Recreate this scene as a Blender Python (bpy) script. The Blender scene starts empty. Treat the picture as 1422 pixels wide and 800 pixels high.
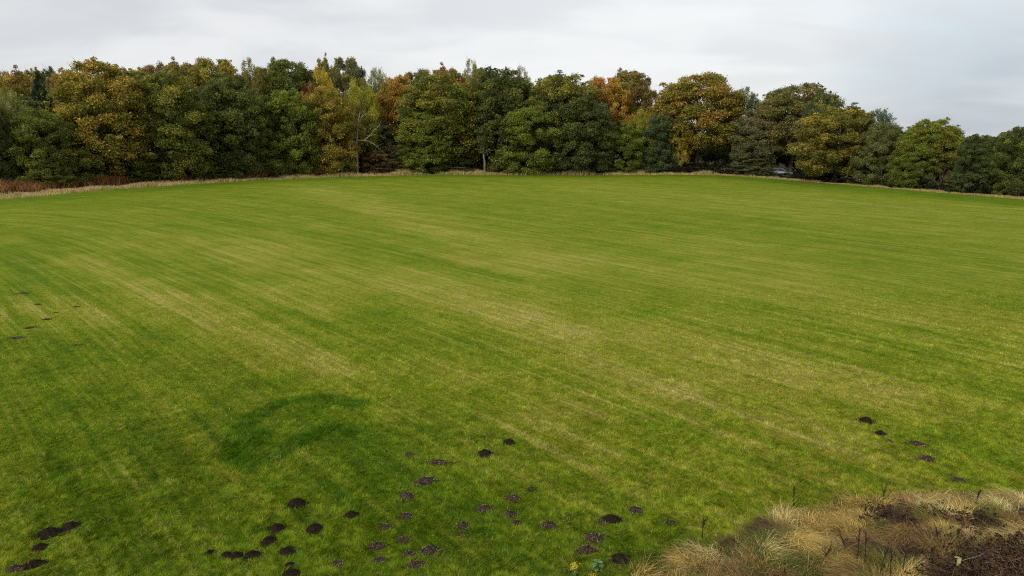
import bpy, math, random
import numpy as np
from mathutils import Vector, noise as mnoise

random.seed(7)
RNG = np.random.default_rng(11)
R = math.radians
scene = bpy.context.scene
COL = scene.collection

# ------------------------------------------------------------------ camera
CAM_H = 7.5
PITCH = R(12.44)
FPX = 952.0                       # focal length in pixels of the 1422 px wide photograph
cam_data = bpy.data.cameras.new('camera')
cam_data.sensor_width = 36.0
cam_data.lens = FPX / 1422.0 * 36.0
cam_data.clip_start = 0.1
cam_data.clip_end = 9000
cam = bpy.data.objects.new('camera', cam_data)
COL.objects.link(cam)
cam.location = (0, 0, CAM_H)
cam.rotation_euler = (math.pi / 2 - PITCH, 0, 0)
scene.camera = cam

# ------------------------------------------------------------------ light
SUN_EL, SUN_AZ = 33.0, 222.0      # azimuth clockwise from +Y: behind the camera, to the left
sun_dir = Vector((math.sin(R(SUN_AZ)) * math.cos(R(SUN_EL)), math.cos(R(SUN_AZ)) * math.cos(R(SUN_EL)), math.sin(R(SUN_EL))))
ld = bpy.data.lights.new('sun', 'SUN')
ld.energy = 1.5
ld.angle = R(10)
ld.color = (1.0, 0.94, 0.84)
sun = bpy.data.objects.new('sun', ld)
COL.objects.link(sun)
sun.rotation_euler = sun_dir.to_track_quat('Z', 'Y').to_euler()

scene.view_settings.view_transform = 'Standard'
scene.view_settings.look = 'None'
scene.view_settings.gamma = 1.0
scene.view_settings.use_curve_mapping = False
scene.view_settings.exposure = 0.45
scene.cycles.use_denoising = False
scene.cycles.filter_width = 1.15
scene.cycles.max_bounces = 6
scene.cycles.diffuse_bounces = 4
scene.cycles.transparent_max_bounces = 4
scene.cycles.transmission_bounces = 3


class NT:
    """small helper for writing node trees"""
    def __init__(self, tree):
        self.t = tree
        self.n = tree.nodes
        self.l = tree.links
        self.n.clear()

    def node(self, typ, **kw):
        nd = self.n.new(typ)
        for k, v in kw.items():
            setattr(nd, k, v)
        return nd

    def put(self, sock, v):
        if isinstance(v, bpy.types.NodeSocket):
            self.l.new(v, sock)
        elif v is not None:
            if sock.type == 'RGBA' and len(v) == 3:
                v = (*v, 1.0)
            sock.default_value = v

    def math(self, op, a, b=None, c=None, clamp=False):
        nd = self.node('ShaderNodeMath', operation=op, use_clamp=clamp)
        self.put(nd.inputs[0], a)
        if b is not None:
            self.put(nd.inputs[1], b)
        if c is not None:
            self.put(nd.inputs[2], c)
        return nd.outputs[0]

    def vmath(self, op, a, b=None):
        nd = self.node('ShaderNodeVectorMath', operation=op)
        self.put(nd.inputs[0], a)
        if b is not None:
            self.put(nd.inputs[1], b)
        return nd.outputs['Value'] if op in ('DOT_PRODUCT', 'LENGTH') else nd.outputs[0]

    def ramp(self, v, a, b, smooth=True, lo=0.0, hi=1.0):
        nd = self.node('ShaderNodeMapRange', interpolation_type='SMOOTHSTEP' if smooth else 'LINEAR')
        self.put(nd.inputs[0], v)
        nd.inputs[1].default_value = a
        nd.inputs[2].default_value = b
        nd.inputs[3].default_value = lo
        nd.inputs[4].default_value = hi
        return nd.outputs[0]

    def mix(self, f, a, b, mode='MIX'):
        nd = self.node('ShaderNodeMix', data_type='RGBA', blend_type=mode)
        self.put(nd.inputs[0], f)
        self.put(nd.inputs[6], a)
        self.put(nd.inputs[7], b)
        return nd.outputs[2]

    def noise(self, vec, scale, detail=3, rough=0.55, dist=0.0, out=0):
        nd = self.node('ShaderNodeTexNoise')
        if vec is not None:
            self.put(nd.inputs['Vector'], vec)
        nd.inputs['Scale'].default_value = scale
        nd.inputs['Detail'].default_value = detail
        nd.inputs['Roughness'].default_value = rough
        nd.inputs['Distortion'].default_value = dist
        return nd.outputs[out]

    def attr(self, name, out='Fac', typ='GEOMETRY'):
        nd = self.node('ShaderNodeAttribute', attribute_type=typ, attribute_name=name)
        return nd.outputs[out]

    def scale(self, vec, s):
        return self.vmath('MULTIPLY', vec, s)


def px_dir(px, py):
    u, v = (px - 711) / FPX, (py - 400) / FPX
    c, s = math.cos(PITCH), math.sin(PITCH)
    return Vector((u, c - v * s, -s - v * c)).normalized()


# ------------------------------------------------------------------ sky
world = bpy.data.worlds.new('World')
scene.world = world
world.use_nodes = True
W = NT(world.node_tree)
sky = W.node('ShaderNodeTexSky', sky_type='NISHITA')
sky.sun_disc = False
sky.sun_elevation = R(SUN_EL)
sky.sun_rotation = R(SUN_AZ)
tc = W.node('ShaderNodeTexCoord')
d = tc.outputs['Generated']
sep = W.node('ShaderNodeSeparateXYZ')
W.put(sep.inputs[0], d)
zc = W.math('ADD', W.math('MAXIMUM', sep.outputs[2], 0.0), 0.22)
comb = W.node('ShaderNodeCombineXYZ')
W.put(comb.inputs[0], W.math('DIVIDE', sep.outputs[0], zc))
W.put(comb.inputs[1], W.math('MULTIPLY', W.math('DIVIDE', sep.outputs[1], zc), 1.0))
flat = comb.outputs[0]
n1 = W.noise(flat, 0.9, 5, 0.5, 0.5)
n2 = W.noise(W.scale(flat, (1.0, 1.6, 1.0)), 1.4, 5, 0.5, 0.4)
cl = W.math('ADD', W.math('MULTIPLY', n1, 0.65), W.math('MULTIPLY', n2, 0.35))
bright = W.ramp(cl, 0.41, 0.60)
glow = W.ramp(W.vmath('DOT_PRODUCT', d, tuple(px_dir(1030, 15))), 0.78, 1.0)
lowright = W.ramp(W.vmath('DOT_PRODUCT', d, tuple(px_dir(1330, 190))), 0.975, 1.0)
body = W.mix(bright, (5.0, 5.1, 5.3), (6.3, 6.35, 6.4))
body = W.mix(W.math('MULTIPLY', glow, W.ramp(n2, 0.3, 0.7, lo=0.45, hi=1.0)), body, (6.9, 6.95, 6.95))
body = W.mix(W.math('MULTIPLY', lowright, W.ramp(n2, 0.3, 0.65, lo=0.45, hi=0.8)), body, (3.0, 3.45, 4.0))
tear = W.math('MULTIPLY', W.ramp(W.vmath('DOT_PRODUCT', d, tuple(px_dir(1230, -20))), 0.985, 1.0), W.ramp(n2, 0.42, 0.6))
body = W.mix(W.math('MULTIPLY', tear, 0.5), body, (5.6, 6.3, 6.7))
skymix = W.mix(0.93, sky.outputs[0], body)
bg = W.node('ShaderNodeBackground')
W.put(bg.inputs[0], skymix)
bg.inputs[1].default_value = 0.1
wo = W.node('ShaderNodeOutputWorld')
W.l.new(bg.outputs[0], wo.inputs[0])


# ------------------------------------------------------------------ geometry helpers
CP, SP = math.cos(PITCH), math.sin(PITCH)


def at(px, py, z=0.0):
    """world point where the ray of a photo pixel meets the height z"""
    u, v = (px - 711) / FPX, (py - 400) / FPX
    dy, dz = CP - v * SP, -SP - v * CP
    t = (z - CAM_H) / dz
    return np.array((t * u, t * dy, z))


def at_y(px, py, Y):
    u, v = (px - 711) / FPX, (py - 400) / FPX
    t = Y / (CP - v * SP)
    return np.array((t * u, Y, CAM_H + t * (-SP - v * CP))), t


def hash2(ix, iy, seed):
    h = (ix.astype(np.int64) * 374761393 + iy.astype(np.int64) * 668265263 + seed * 974634777) & 0xFFFFFFFF
    h = ((h ^ (h >> 13)) * 1274126177) & 0xFFFFFFFF
    h = h ^ (h >> 16)
    return (h & 0xFFFF) / 65535.0


def vn(x, y, scale=1.0, seed=0, octaves=1):
    """smooth value noise, 0..1"""
    x = np.asarray(x, float) * scale
    y = np.asarray(y, float) * scale
    tot = np.zeros(np.broadcast(x, y).shape)
    amp, s = 1.0, 0.0
    for o in range(octaves):
        ix, iy = np.floor(x), np.floor(y)
        fx, fy = x - ix, y - iy
        fx, fy = fx * fx * (3 - 2 * fx), fy * fy * (3 - 2 * fy)
        a, b = hash2(ix, iy, seed + o), hash2(ix + 1, iy, seed + o)
        c, e = hash2(ix, iy + 1, seed + o), hash2(ix + 1, iy + 1, seed + o)
        tot = tot + amp * ((a * (1 - fx) + b * fx) * (1 - fy) + (c * (1 - fx) + e * fx) * fy)
        s += amp
        amp *= 0.5
        x, y = x * 2.03 + 17.1, y * 2.03 + 5.3
    return tot / s


def sstep(a, b, x):
    t = np.clip((np.asarray(x, float) - a) / (b - a), 0, 1)
    return t * t * (3 - 2 * t)


def mesh_np(name, verts, faces_idx, loop_total, mats=None, attrs=None, smooth=False):
    """verts (n,3); faces_idx flat loop vertex indices; loop_total verts per face (constant)"""
    me = bpy.data.meshes.new(name)
    verts = np.ascontiguousarray(verts, np.float32)
    me.vertices.add(len(verts))
    me.vertices.foreach_set('co', verts.ravel())
    nl = len(faces_idx)
    nf = nl // loop_total
    me.loops.add(nl)
    me.polygons.add(nf)
    me.loops.foreach_set('vertex_index', np.ascontiguousarray(faces_idx, np.int32))
    me.polygons.foreach_set('loop_start', np.arange(0, nl, loop_total, dtype=np.int32))
    for k, (typ, dom, data) in (attrs or {}).items():
        a = me.attributes.new(k, typ, dom)
        key = {'FLOAT': 'value', 'FLOAT_VECTOR': 'vector', 'FLOAT_COLOR': 'color'}[typ]
        a.data.foreach_set(key, np.ascontiguousarray(data, np.float32).ravel())
    me.update(calc_edges=True)
    if smooth:
        me.polygons.foreach_set('use_smooth', np.ones(nf, bool))
    for m in (mats or []):
        me.materials.append(m)
    return me


def mesh_py(name, verts, faces, mat, smooth=True, attrs=None):
    me = bpy.data.meshes.new(name)
    me.from_pydata([tuple(v) for v in verts], [], faces)
    me.update()
    if smooth:
        me.polygons.foreach_set('use_smooth', np.ones(len(faces), bool))
    if mat:
        me.materials.append(mat)
    return me


def link(name, me, parent=None, loc=(0, 0, 0)):
    o = bpy.data.objects.new(name, me)
    COL.objects.link(o)
    o.location = loc
    if parent is not None:
        o.parent = parent
    return o


def tag(o, label=None, cat=None, group=None, kind=None):
    if label:
        o['label'] = label
    if cat:
        o['category'] = cat
    if group:
        o['group'] = group
    if kind:
        o['kind'] = kind
    return o


class Tubes:
    """tapered tubes collected into one mesh"""
    def __init__(self):
        self.v, self.f = [], []

    def tube(self, pts, radii, sides=6, cap=True):
        base = len(self.v)
        n = len(pts)
        pts = [Vector(p) for p in pts]
        for i, p in enumerate(pts):
            t = (pts[min(i + 1, n - 1)] - pts[max(i - 1, 0)])
            t = t.normalized() if t.length > 1e-9 else Vector((0, 0, 1))
            ref = Vector((0, 0, 1)) if abs(t.z) < 0.85 else Vector((1, 0, 0))
            a = t.cross(ref).normalized()
            b = t.cross(a)
            for k in range(sides):
                an = 2 * math.pi * k / sides
                self.v.append(p + (a * math.cos(an) + b * math.sin(an)) * radii[i])
        for i in range(n - 1):
            for k in range(sides):
                k2 = (k + 1) % sides
                self.f.append((base + i * sides + k, base + i * sides + k2, base + (i + 1) * sides + k2, base + (i + 1) * sides + k))
        if cap:
            self.f.append(tuple(base + k for k in range(sides))[::-1])
            self.f.append(tuple(base + (n - 1) * sides + k for k in range(sides)))

    def limb(self, a, b, r0, r1, sag=0.12, seg=4, sides=5, rnd=random):
        a, b = Vector(a), Vector(b)
        L = (b - a).length
        pts = []
        for i in range(seg + 1):
            t = i / seg
            p = a.lerp(b, t)
            p.z += math.sin(math.pi * t) * L * sag
            if 0 < i < seg:
                p += Vector((rnd.uniform(-1, 1), rnd.uniform(-1, 1), rnd.uniform(-1, 1))) * L * 0.05
            pts.append(p)
        self.tube(pts, [r0 + (r1 - r0) * i / seg for i in range(seg + 1)], sides)
        return pts

    def mesh(self, name, mat):
        return mesh_py(name, self.v, self.f, mat)


# ------------------------------------------------------------------ materials
def new_mat(name):
    m = bpy.data.materials.new(name)
    m.use_nodes = True
    return m, NT(m.node_tree)


def finish(N, shader):
    out = N.node('ShaderNodeOutputMaterial')
    N.l.new(shader, out.inputs[0])


def principled(N, color, rough=0.8, spec=0.3, metallic=0.0, normal=None, coat=0.0):
    p = N.node('ShaderNodeBsdfPrincipled')
    N.put(p.inputs['Base Color'], color)
    N.put(p.inputs['Roughness'], rough)
    p.inputs['Specular IOR Level'].default_value = spec
    p.inputs['Metallic'].default_value = metallic
    p.inputs['Coat Weight'].default_value = coat
    if normal is not None:
        N.put(p.inputs['Normal'], normal)
    return p.outputs[0]


def bump(N, h, strength, dist):
    b = N.node('ShaderNodeBump')
    b.inputs['Strength'].default_value = strength
    b.inputs['Distance'].default_value = dist
    N.put(b.inputs['Height'], h)
    return b.outputs[0]


def leafy(N, col, trans=0.3, rough=0.6, spec=0.35):
    """leaf shader: principled plus translucency"""
    p = principled(N, col, rough, spec)
    t = N.node('ShaderNodeBsdfTranslucent')
    N.put(t.inputs[0], col)
    mx = N.node('ShaderNodeMixShader')
    mx.inputs[0].default_value = trans
    N.l.new(p, mx.inputs[1])
    N.l.new(t.outputs[0], mx.inputs[2])
    return mx.outputs[0]


def simple_mat(name, c1, c2, scale=8.0, rough=0.85, bumpd=0.0, spec=0.25, detail=5, stretch=None):
    m, N = new_mat(name)
    t = N.node('ShaderNodeTexCoord').outputs['Object']
    if stretch:
        t = N.scale(t, stretch)
    n = N.noise(t, scale, detail, 0.6)
    c = N.mix(N.ramp(n, 0.35, 0.65), c1, c2)
    finish(N, principled(N, c, rough, spec, normal=bump(N, n, 0.8, bumpd) if bumpd else None))
    return m


def leaf_material(name='foliage'):
    """main colour from the object's colour, second colour from its property 'second_tone'"""
    m, N = new_mat(name)
    oi = N.node('ShaderNodeObjectInfo')
    second = N.attr('second_tone', 'Color', 'OBJECT')
    share = N.attr('second_share', 'Fac', 'OBJECT')
    pos = N.node('ShaderNodeTexCoord').outputs['Object']
    off = N.vmath('ADD', pos, N.scale(N.vmath('MULTIPLY', oi.outputs['Location'], (0.13, 0.17, 0.0)), (1, 1, 1)))
    n = N.noise(off, 0.30, 4, 0.62)
    clump = N.attr('clump')
    leaf = N.attr('leaf')
    f = N.math('ADD', N.math('ADD', n, N.math('MULTIPLY', N.math('SUBTRACT', clump, 0.5), 0.28)), N.math('SUBTRACT', share, 0.5))
    f = N.ramp(f, 0.40, 0.60)
    c = N.mix(f, oi.outputs['Color'], second)
    val = N.math('MULTIPLY', N.ramp(clump, 0, 1, False, 0.95, 1.68), N.ramp(leaf, 0, 1, False, 0.62, 1.8))
    hs = N.node('ShaderNodeHueSaturation')
    N.put(hs.inputs['Hue'], N.ramp(leaf, 0, 1, False, 0.487, 0.508))
    hs.inputs['Saturation'].default_value = 1.0
    N.put(hs.inputs['Value'], val)
    N.put(hs.inputs['Color'], c)
    finish(N, leafy(N, hs.outputs[0], 0.42, 0.65, 0.12))
    return m


M_LEAF = leaf_material()
M_BARK = simple_mat('bark', (0.06, 0.05, 0.038), (0.13, 0.115, 0.09), 3.0, 0.9, 0.04, stretch=(1, 1, 0.25))
M_PALEBARK = simple_mat('pale_bark', (0.20, 0.18, 0.15), (0.36, 0.34, 0.30), 3.0, 0.85, 0.02, stretch=(1, 1, 0.5))
M_DEADWOOD = simple_mat('dead_wood', (0.16, 0.13, 0.10), (0.34, 0.29, 0.23), 2.0, 0.85, 0.03, stretch=(1, 1, 0.25))
M_TWIG = simple_mat('twigs', (0.10, 0.08, 0.065), (0.2, 0.16, 0.13), 2.0, 0.9)
M_POST = simple_mat('weathered_wood', (0.24, 0.2, 0.15), (0.42, 0.37, 0.30), 12.0, 0.85, 0.01, stretch=(1, 1, 0.2))

# ------------------------------------------------------------------ the field: its edge and its ground
# field edge as traced along the foot of the pale grass strip, left to right
EDGE_PX = [(0, 276), (150, 263), (300, 253), (450, 246), (600, 242.5), (800, 243), (950, 242.5), (1010, 243.5), (1060, 247), (1150, 254.5), (1250, 262), (1340, 270), (1422, 277)]
EDGE = [at(x, y)[:2] for x, y in EDGE_PX]
EDGE = [EDGE[0] + np.array((-60, -52)), EDGE[0] + np.array((-14, -8))] + EDGE + [EDGE[-1] + np.array((12, -12)), EDGE[-1] + np.array((60, -62))]
EDGE = np.array(EDGE)
# resample smoothly
_seg = np.linalg.norm(np.diff(EDGE, axis=0), axis=1)
_cum = np.concatenate([[0], np.cumsum(_seg)])
_s = np.linspace(0, _cum[-1], 260)
EDGE_X = np.interp(_s, _cum, EDGE[:, 0])
EDGE_Y = np.interp(_s, _cum, EDGE[:, 1])
for _ in range(3):
    EDGE_X[1:-1] = (EDGE_X[:-2] + 2 * EDGE_X[1:-1] + EDGE_X[2:]) / 4
    EDGE_Y[1:-1] = (EDGE_Y[:-2] + 2 * EDGE_Y[1:-1] + EDGE_Y[2:]) / 4
EDGE_TX, EDGE_TY = np.gradient(EDGE_X), np.gradient(EDGE_Y)
_l = np.hypot(EDGE_TX, EDGE_TY)
EDGE_NX, EDGE_NY = -EDGE_TY / _l, EDGE_TX / _l            # points away from the field


def edge_y(x):
    return np.interp(x, EDGE_X, EDGE_Y)


def edge_point(px, off):
    """point on the edge that is seen at pixel column px, moved 'off' metres outwards along the line of sight"""
    best = None
    ang = EDGE_X / (EDGE_Y * CP + CAM_H * SP)
    Y = float(np.interp((px - 711) / FPX, ang, EDGE_Y))
    Y += off
    p, t = at_y(px, 400, Y)
    tt = Y * CP + CAM_H * SP
    return np.array(((px - 711) / FPX * tt, Y)), tt


def edge_dist(x, y):
    """signed distance to the edge, positive outside the field"""
    x = np.asarray(x, float).ravel()
    y = np.asarray(y, float).ravel()
    out = np.empty(len(x))
    al = np.empty(len(x))
    for i in range(0, len(x), 20000):
        dx = x[i:i + 20000, None] - EDGE_X[None]
        dy = y[i:i + 20000, None] - EDGE_Y[None]
        k = np.argmin(dx * dx + dy * dy, axis=1)
        r = np.arange(len(k))
        out[i:i + 20000] = dx[r, k] * EDGE_NX[k] + dy[r, k] * EDGE_NY[k]
        al[i:i + 20000] = _s[k] + dx[r, k] * EDGE_TX[k] / _l[k] + dy[r, k] * EDGE_TY[k] / _l[k]
    return out, al


# rough patch at the lower right: its border
ROUGH_PX = [(845, 830), (905, 790), (960, 768), (1010, 752), (1060, 732), (1110, 716), (1160, 700), (1215, 690), (1290, 684), (1360, 687), (1422, 697), (1560, 715)]
ROUGH = np.array([at(x, y)[:2] for x, y in ROUGH_PX])


def rough_dist(x, y):
    """how far inside the rough patch (metres, towards the camera side), negative outside"""
    yb = np.interp(x, ROUGH[:, 0], ROUGH[:, 1], left=-5)
    yb = np.where(x < ROUGH[0, 0], ROUGH[0, 1] + (x - ROUGH[0, 0]) * 2.0, yb)
    return (yb - y) * 0.8


def ground_z(x, y):
    x = np.asarray(x, float)
    y = np.asarray(y, float)
    z = 0.10 * (vn(x, y, 0.08, 3) - 0.5) + 0.03 * (vn(x, y, 0.7, 4) - 0.5)
    rg = sstep(-0.1, 1.2, rough_dist(x, y))
    z = z + rg * (0.10 + 0.42 * (vn(x, y, 0.75, 9, 2) - 0.35))
    return z


def gauss_seg(x, y, pts, w):
    """1 on the polyline through pts, falling off with width w"""
    d2 = np.full(np.shape(x), 1e9)
    for (a, b) in zip(pts[:-1], pts[1:]):
        a, b = np.asarray(a[:2]), np.asarray(b[:2])
        ab = b - a
        t = np.clip(((x - a[0]) * ab[0] + (y - a[1]) * ab[1]) / (ab @ ab), 0, 1)
        d2 = np.minimum(d2, (x - a[0] - t * ab[0]) ** 2 + (y - a[1] - t * ab[1]) ** 2)
    return np.exp(-d2 / (2 * w * w))


def field_attrs(x, y):
    x = np.asarray(x, float).ravel()
    y = np.asarray(y, float).ravel()
    wx = x + 1.2 * (vn(x, y, 0.5, 31, 2) - 0.5)
    wy = y + 1.2 * (vn(x, y, 0.5, 41, 2) - 0.5)
    P = lambda *pp: [at(a, b) for a, b in pp]
    dry = 0.30 * (vn(x, y, 0.09, 51, 3))
    for pts, w, a in (
        (P((95, 362), (300, 440), (450, 515)), 0.9, 0.55), (P((330, 350), (480, 395), (640, 420)), 1.4, 0.35),
        (P((20, 425), (110, 440)), 1.7, 0.75), (P((130, 340), (380, 345)), 3.0, 0.30),
        (P((380, 400), (440, 420)), 1.4, 0.45), (P((440, 262), (560, 300), (760, 365)), 2.4, 0.45),
        (P((700, 440), (820, 500), (940, 540)), 1.3, 0.55), (P((560, 380), (760, 430), (900, 470)), 2.0, 0.40),
        (P((960, 330), (1200, 420), (1400, 470)), 3.0, 0.30), (P((1040, 510), (1200, 540)), 1.3, 0.45),
        (P((760, 360), (1000, 400)), 3.0, 0.30), (P((930, 470), (1150, 560)), 2.4, 0.30),
        (P((420, 640), (400, 625)), 0.25, 0.5), (P((800, 260), (1300, 300)), 8, 0.22),
        (P((780, 600), (1100, 640)), 2.0, 0.28), (P((620, 520), (800, 560)), 1.6, 0.3)):
        dry = dry + a * gauss_seg(wx, wy, pts, w)
    ring = gauss_seg(wx * 0.22 + x * 0.78, wy * 0.22 + y * 0.78, P((505, 562), (440, 553), (392, 560), (352, 580), (328, 605), (320, 630), (345, 644), (385, 634), (420, 612), (455, 597), (500, 600)), 0.30)
    ring = np.maximum(ring, 0.9 * gauss_seg(wx * 0.35 + x * 0.65, wy * 0.35 + y * 0.65, P((342, 622), (365, 606)), 0.42))
    ring = np.maximum(ring, 0.30 * gauss_seg(wx, wy, P((350, 620), (400, 590), (450, 572)), 0.6))
    ring = np.maximum(ring, 0.55 * gauss_seg(wx, wy, P((570, 590), (625, 612), (690, 613)), 0.22))
    ring = np.maximum(ring, 0.50 * gauss_seg(wx, wy, P((330, 537), (395, 530)), 0.7))
    lush = 0.7 * gauss_seg(wx, wy, P((-60, 700), (180, 640), (420, 640), (560, 690)), 2.8)
    lush = np.maximum(lush, 0.6 * gauss_seg(wx, wy, P((150, 760), (500, 800), (800, 760)), 1.8))
    lush = np.maximum(lush, 0.5 * gauss_seg(wx, wy, P((20, 340), (60, 560)), 2.0))
    ed, al = edge_dist(x, y)
    head = sstep(-16, -5, ed)
    edgegreen = np.exp(-((ed + 5) / 5.0) ** 2)
    lush = np.maximum(lush, 0.6 * edgegreen)
    dry = dry * (1 - 0.7 * edgegreen)
    straw = sstep(-0.5, 0.6, ed + 0.8 * (vn(x, y, 0.6, 8) - 0.5)) * (1 - sstep(5.0, 9.0, ed))
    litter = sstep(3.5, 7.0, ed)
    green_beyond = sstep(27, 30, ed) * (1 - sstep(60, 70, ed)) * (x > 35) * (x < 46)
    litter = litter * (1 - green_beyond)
    rough = sstep(-0.15, 0.35, rough_dist(x, y) + 0.5 * (vn(x, y, 1.6, 12, 2) - 0.5))
    u = 0.76 * x + 0.65 * y + 0.0022 * np.clip(x, -60, 60) ** 2 + 0.009 * np.clip(-30 - x, 0, 45) ** 2
    v = 0.65 * x - 0.76 * y
    su = u * (1 - 0)
    suv = np.stack([su, v, ed], axis=1)
    return {'dry': dry, 'lush': lush, 'ring': ring, 'head': head, 'straw': np.maximum(straw, rough), 'litter': litter, 'suv': suv, 'along': al}


def attr_dict(A):
    out = {k: ('FLOAT', 'POINT', A[k]) for k in ('dry', 'lush', 'ring', 'head', 'straw', 'litter', 'along')}
    out['suv'] = ('FLOAT_VECTOR', 'POINT', A['suv'])
    return out


def field_material(name, blade):
    m, N = new_mat(name)
    pos = N.node('ShaderNodeNewGeometry').outputs['Position']
    flatp = N.scale(pos, (1, 1, 0))
    suv = N.attr('suv', 'Vector')
    s = N.node('ShaderNodeSeparateXYZ')
    N.put(s.inputs[0], suv)
    al = N.attr('along')

    def streaks(cu, cv, fu, fv, det=4):
        c = N.node('ShaderNodeCombineXYZ')
        N.put(c.inputs[0], N.math('MULTIPLY', cu, fu))
        N.put(c.inputs[1], N.math('MULTIPLY', cv, fv))
        return N.noise(c.outputs[0], 1.0, det, 0.6, 0.25)
    fine_a = streaks(s.outputs[0], s.outputs[1], 1.9, 0.07)
    fine_b = streaks(s.outputs[2], al, 1.2, 0.05)
    head = N.attr('head')
    mf = N.node('ShaderNodeMix', data_type='FLOAT')
    N.put(mf.inputs[0], head)
    N.put(mf.inputs[2], fine_a)
    N.put(mf.inputs[3], fine_b)
    fine = mf.outputs[0]
    thin = streaks(s.outputs[0], s.outputs[1], 7.0, 0.12, 3)
    broad = streaks(s.outputs[0], s.outputs[1], 0.33, 0.02, 3)
    med = N.noise(flatp, 0.45, 5, 0.62)
    small = N.noise(flatp, 3.2, 5, 0.68)
    tiny = N.noise(flatp, 16.0, 4, 0.7)
    dry = N.attr('dry')
    lush = N.attr('lush')
    ring = N.attr('ring')
    sub = lambda a, b: N.math('SUBTRACT', a, b)
    mul = lambda a, b: N.math('MULTIPLY', a, b)
    add = lambda a, b: N.math('ADD', a, b)
    t = add(mul(dry, 0.55), mul(sub(fine, 0.5), 1.15))
    t = add(t, mul(sub(broad, 0.5), 0.6))
    t = add(t, mul(sub(thin, 0.5), 0.9))
    t = add(t, mul(sub(med, 0.5), 0.85))
    t = add(t, mul(sub(small, 0.5), 1.35))
    t = add(t, mul(sub(tiny, 0.5), 1.25))
    t = sub(t, mul(lush, 0.40))
    f = N.ramp(t, -0.52, 0.88, False)
    rmp = N.node('ShaderNodeValToRGB')
    N.put(rmp.inputs[0], f)
    el = rmp.color_ramp.elements
    stops = [(0.0, (0.062, 0.125, 0.006)), (0.28, (0.114, 0.178, 0.008)), (0.46, (0.172, 0.216, 0.011)), (0.68, (0.252, 0.262, 0.030)), (1.0, (0.40, 0.34, 0.10))]
    while len(el) < len(stops):
        el.new(0.5)
    for e, (p_, c_) in zip(el, stops):
        e.position = p_
        e.color = (*c_, 1)
    c = rmp.outputs[0]
    pale = N.ramp(add(thin, mul(sub(fine, 0.5), 0.6)), 0.56, 0.72)
    pale = mul(pale, N.ramp(add(med, mul(dry, 0.7)), 0.48, 0.90))
    c = N.mix(mul(pale, 0.38), c, (0.38, 0.36, 0.13))
    rutl = mul(N.ramp(streaks(s.outputs[0], s.outputs[1], 3.2, 0.05, 2), 0.63, 0.72), N.ramp(broad, 0.45, 0.6))
    c = N.mix(mul(rutl, 0.40), c, (0.085, 0.105, 0.010))
    warm = mul(N.ramp(N.noise(flatp, 0.16, 3, 0.6), 0.50, 0.70), N.ramp(small, 0.40, 0.62))
    c = N.mix(mul(warm, 0.35), c, (0.24, 0.175, 0.030))
    # the dark green ring of stronger grass
    rr = mul(N.ramp(add(ring, add(mul(sub(small, 0.5), 1.1), mul(sub(tiny, 0.5), 0.8))), 0.30, 0.78), 0.70)
    c = N.mix(rr, c, N.mix(N.ramp(small, 0.35, 0.7), (0.028, 0.088, 0.003), (0.060, 0.150, 0.005)))
    # scraps of dead stalks and bare soil
    scrap = mul(N.ramp(tiny, 0.60, 0.72), N.ramp(add(med, mul(dry, 0.25)), 0.52, 0.72))
    c = N.mix(mul(scrap, 0.55), c, (0.40, 0.33, 0.17))
    soil = mul(N.ramp(N.noise(flatp, 7.0, 4, 0.7), 0.62, 0.72), N.ramp(add(N.noise(flatp, 0.3, 3, 0.5), mul(dry, 0.12)), 0.56, 0.7))
    c = N.mix(mul(soil, 0.5), c, (0.06, 0.045, 0.03))
    st = N.attr('straw')
    c = N.mix(st, c, N.mix(N.ramp(small, 0.35, 0.65), (0.10, 0.07, 0.03), (0.27, 0.20, 0.09)))
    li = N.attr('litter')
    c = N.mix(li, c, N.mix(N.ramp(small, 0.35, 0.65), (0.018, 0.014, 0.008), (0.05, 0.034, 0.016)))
    if blade:
        k = N.attr('shade')
        hs = N.node('ShaderNodeHueSaturation')
        N.put(hs.inputs['Hue'], N.ramp(N.math('FRACT', mul(k, 7.31)), 0, 1, False, 0.475, 0.515))
        hs.inputs['Saturation'].default_value = 1.0
        N.put(hs.inputs['Value'], N.ramp(k, 0, 1, False, 0.50, 2.35))
        N.put(hs.inputs['Color'], c)
        finish(N, leafy(N, hs.outputs[0], 0.25, 0.6, 0.08))
    else:
        h = add(mul(small, 0.5), mul(tiny, 0.35))
        h = add(h, mul(N.noise(flatp, 45.0, 3, 0.7), 0.2))
        var = N.ramp(N.noise(flatp, 28.0, 3, 0.75), 0.3, 0.7, False, 0.62, 1.36)
        hs = N.node('ShaderNodeHueSaturation')
        N.put(hs.inputs['Value'], var)
        N.put(hs.inputs['Color'], c)
        finish(N, principled(N, hs.outputs[0], 0.95, 0.05, normal=bump(N, h, 0.9, 0.10)))
    return m


M_FIELD = field_material('field_grass', False)
M_BLADE = field_material('grass_blades', True)

# one ground sheet reaching the horizon
xs = np.concatenate([[-4000, -1500, -600, -300, -200, -150, -120, -100], np.arange(-85, -24, 0.8), np.arange(-24, 24, 0.3), np.arange(24, 85.5, 0.8), [100, 120, 150, 200, 300, 600, 1500, 4000]])
ys = np.concatenate([[-3000, -600, -100, -20], np.arange(0, 45, 0.3), np.arange(45, 165, 0.8), [170, 180, 200, 240, 300, 500, 1000, 2500, 6000]])
GX, GY = np.meshgrid(xs, ys)
gx, gy = GX.ravel(), GY.ravel()
nx, ny = len(xs), len(ys)
ii = np.arange(nx * ny).reshape(ny, nx)
fi = np.stack([ii[:-1, :-1], ii[:-1, 1:], ii[1:, 1:], ii[1:, :-1]], axis=-1).reshape(-1)
A = field_attrs(gx, gy)
ground = link('ground', mesh_np('ground', np.stack([gx, gy, ground_z(gx, gy)], 1), fi, 4, [M_FIELD], attr_dict(A), True))
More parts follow.
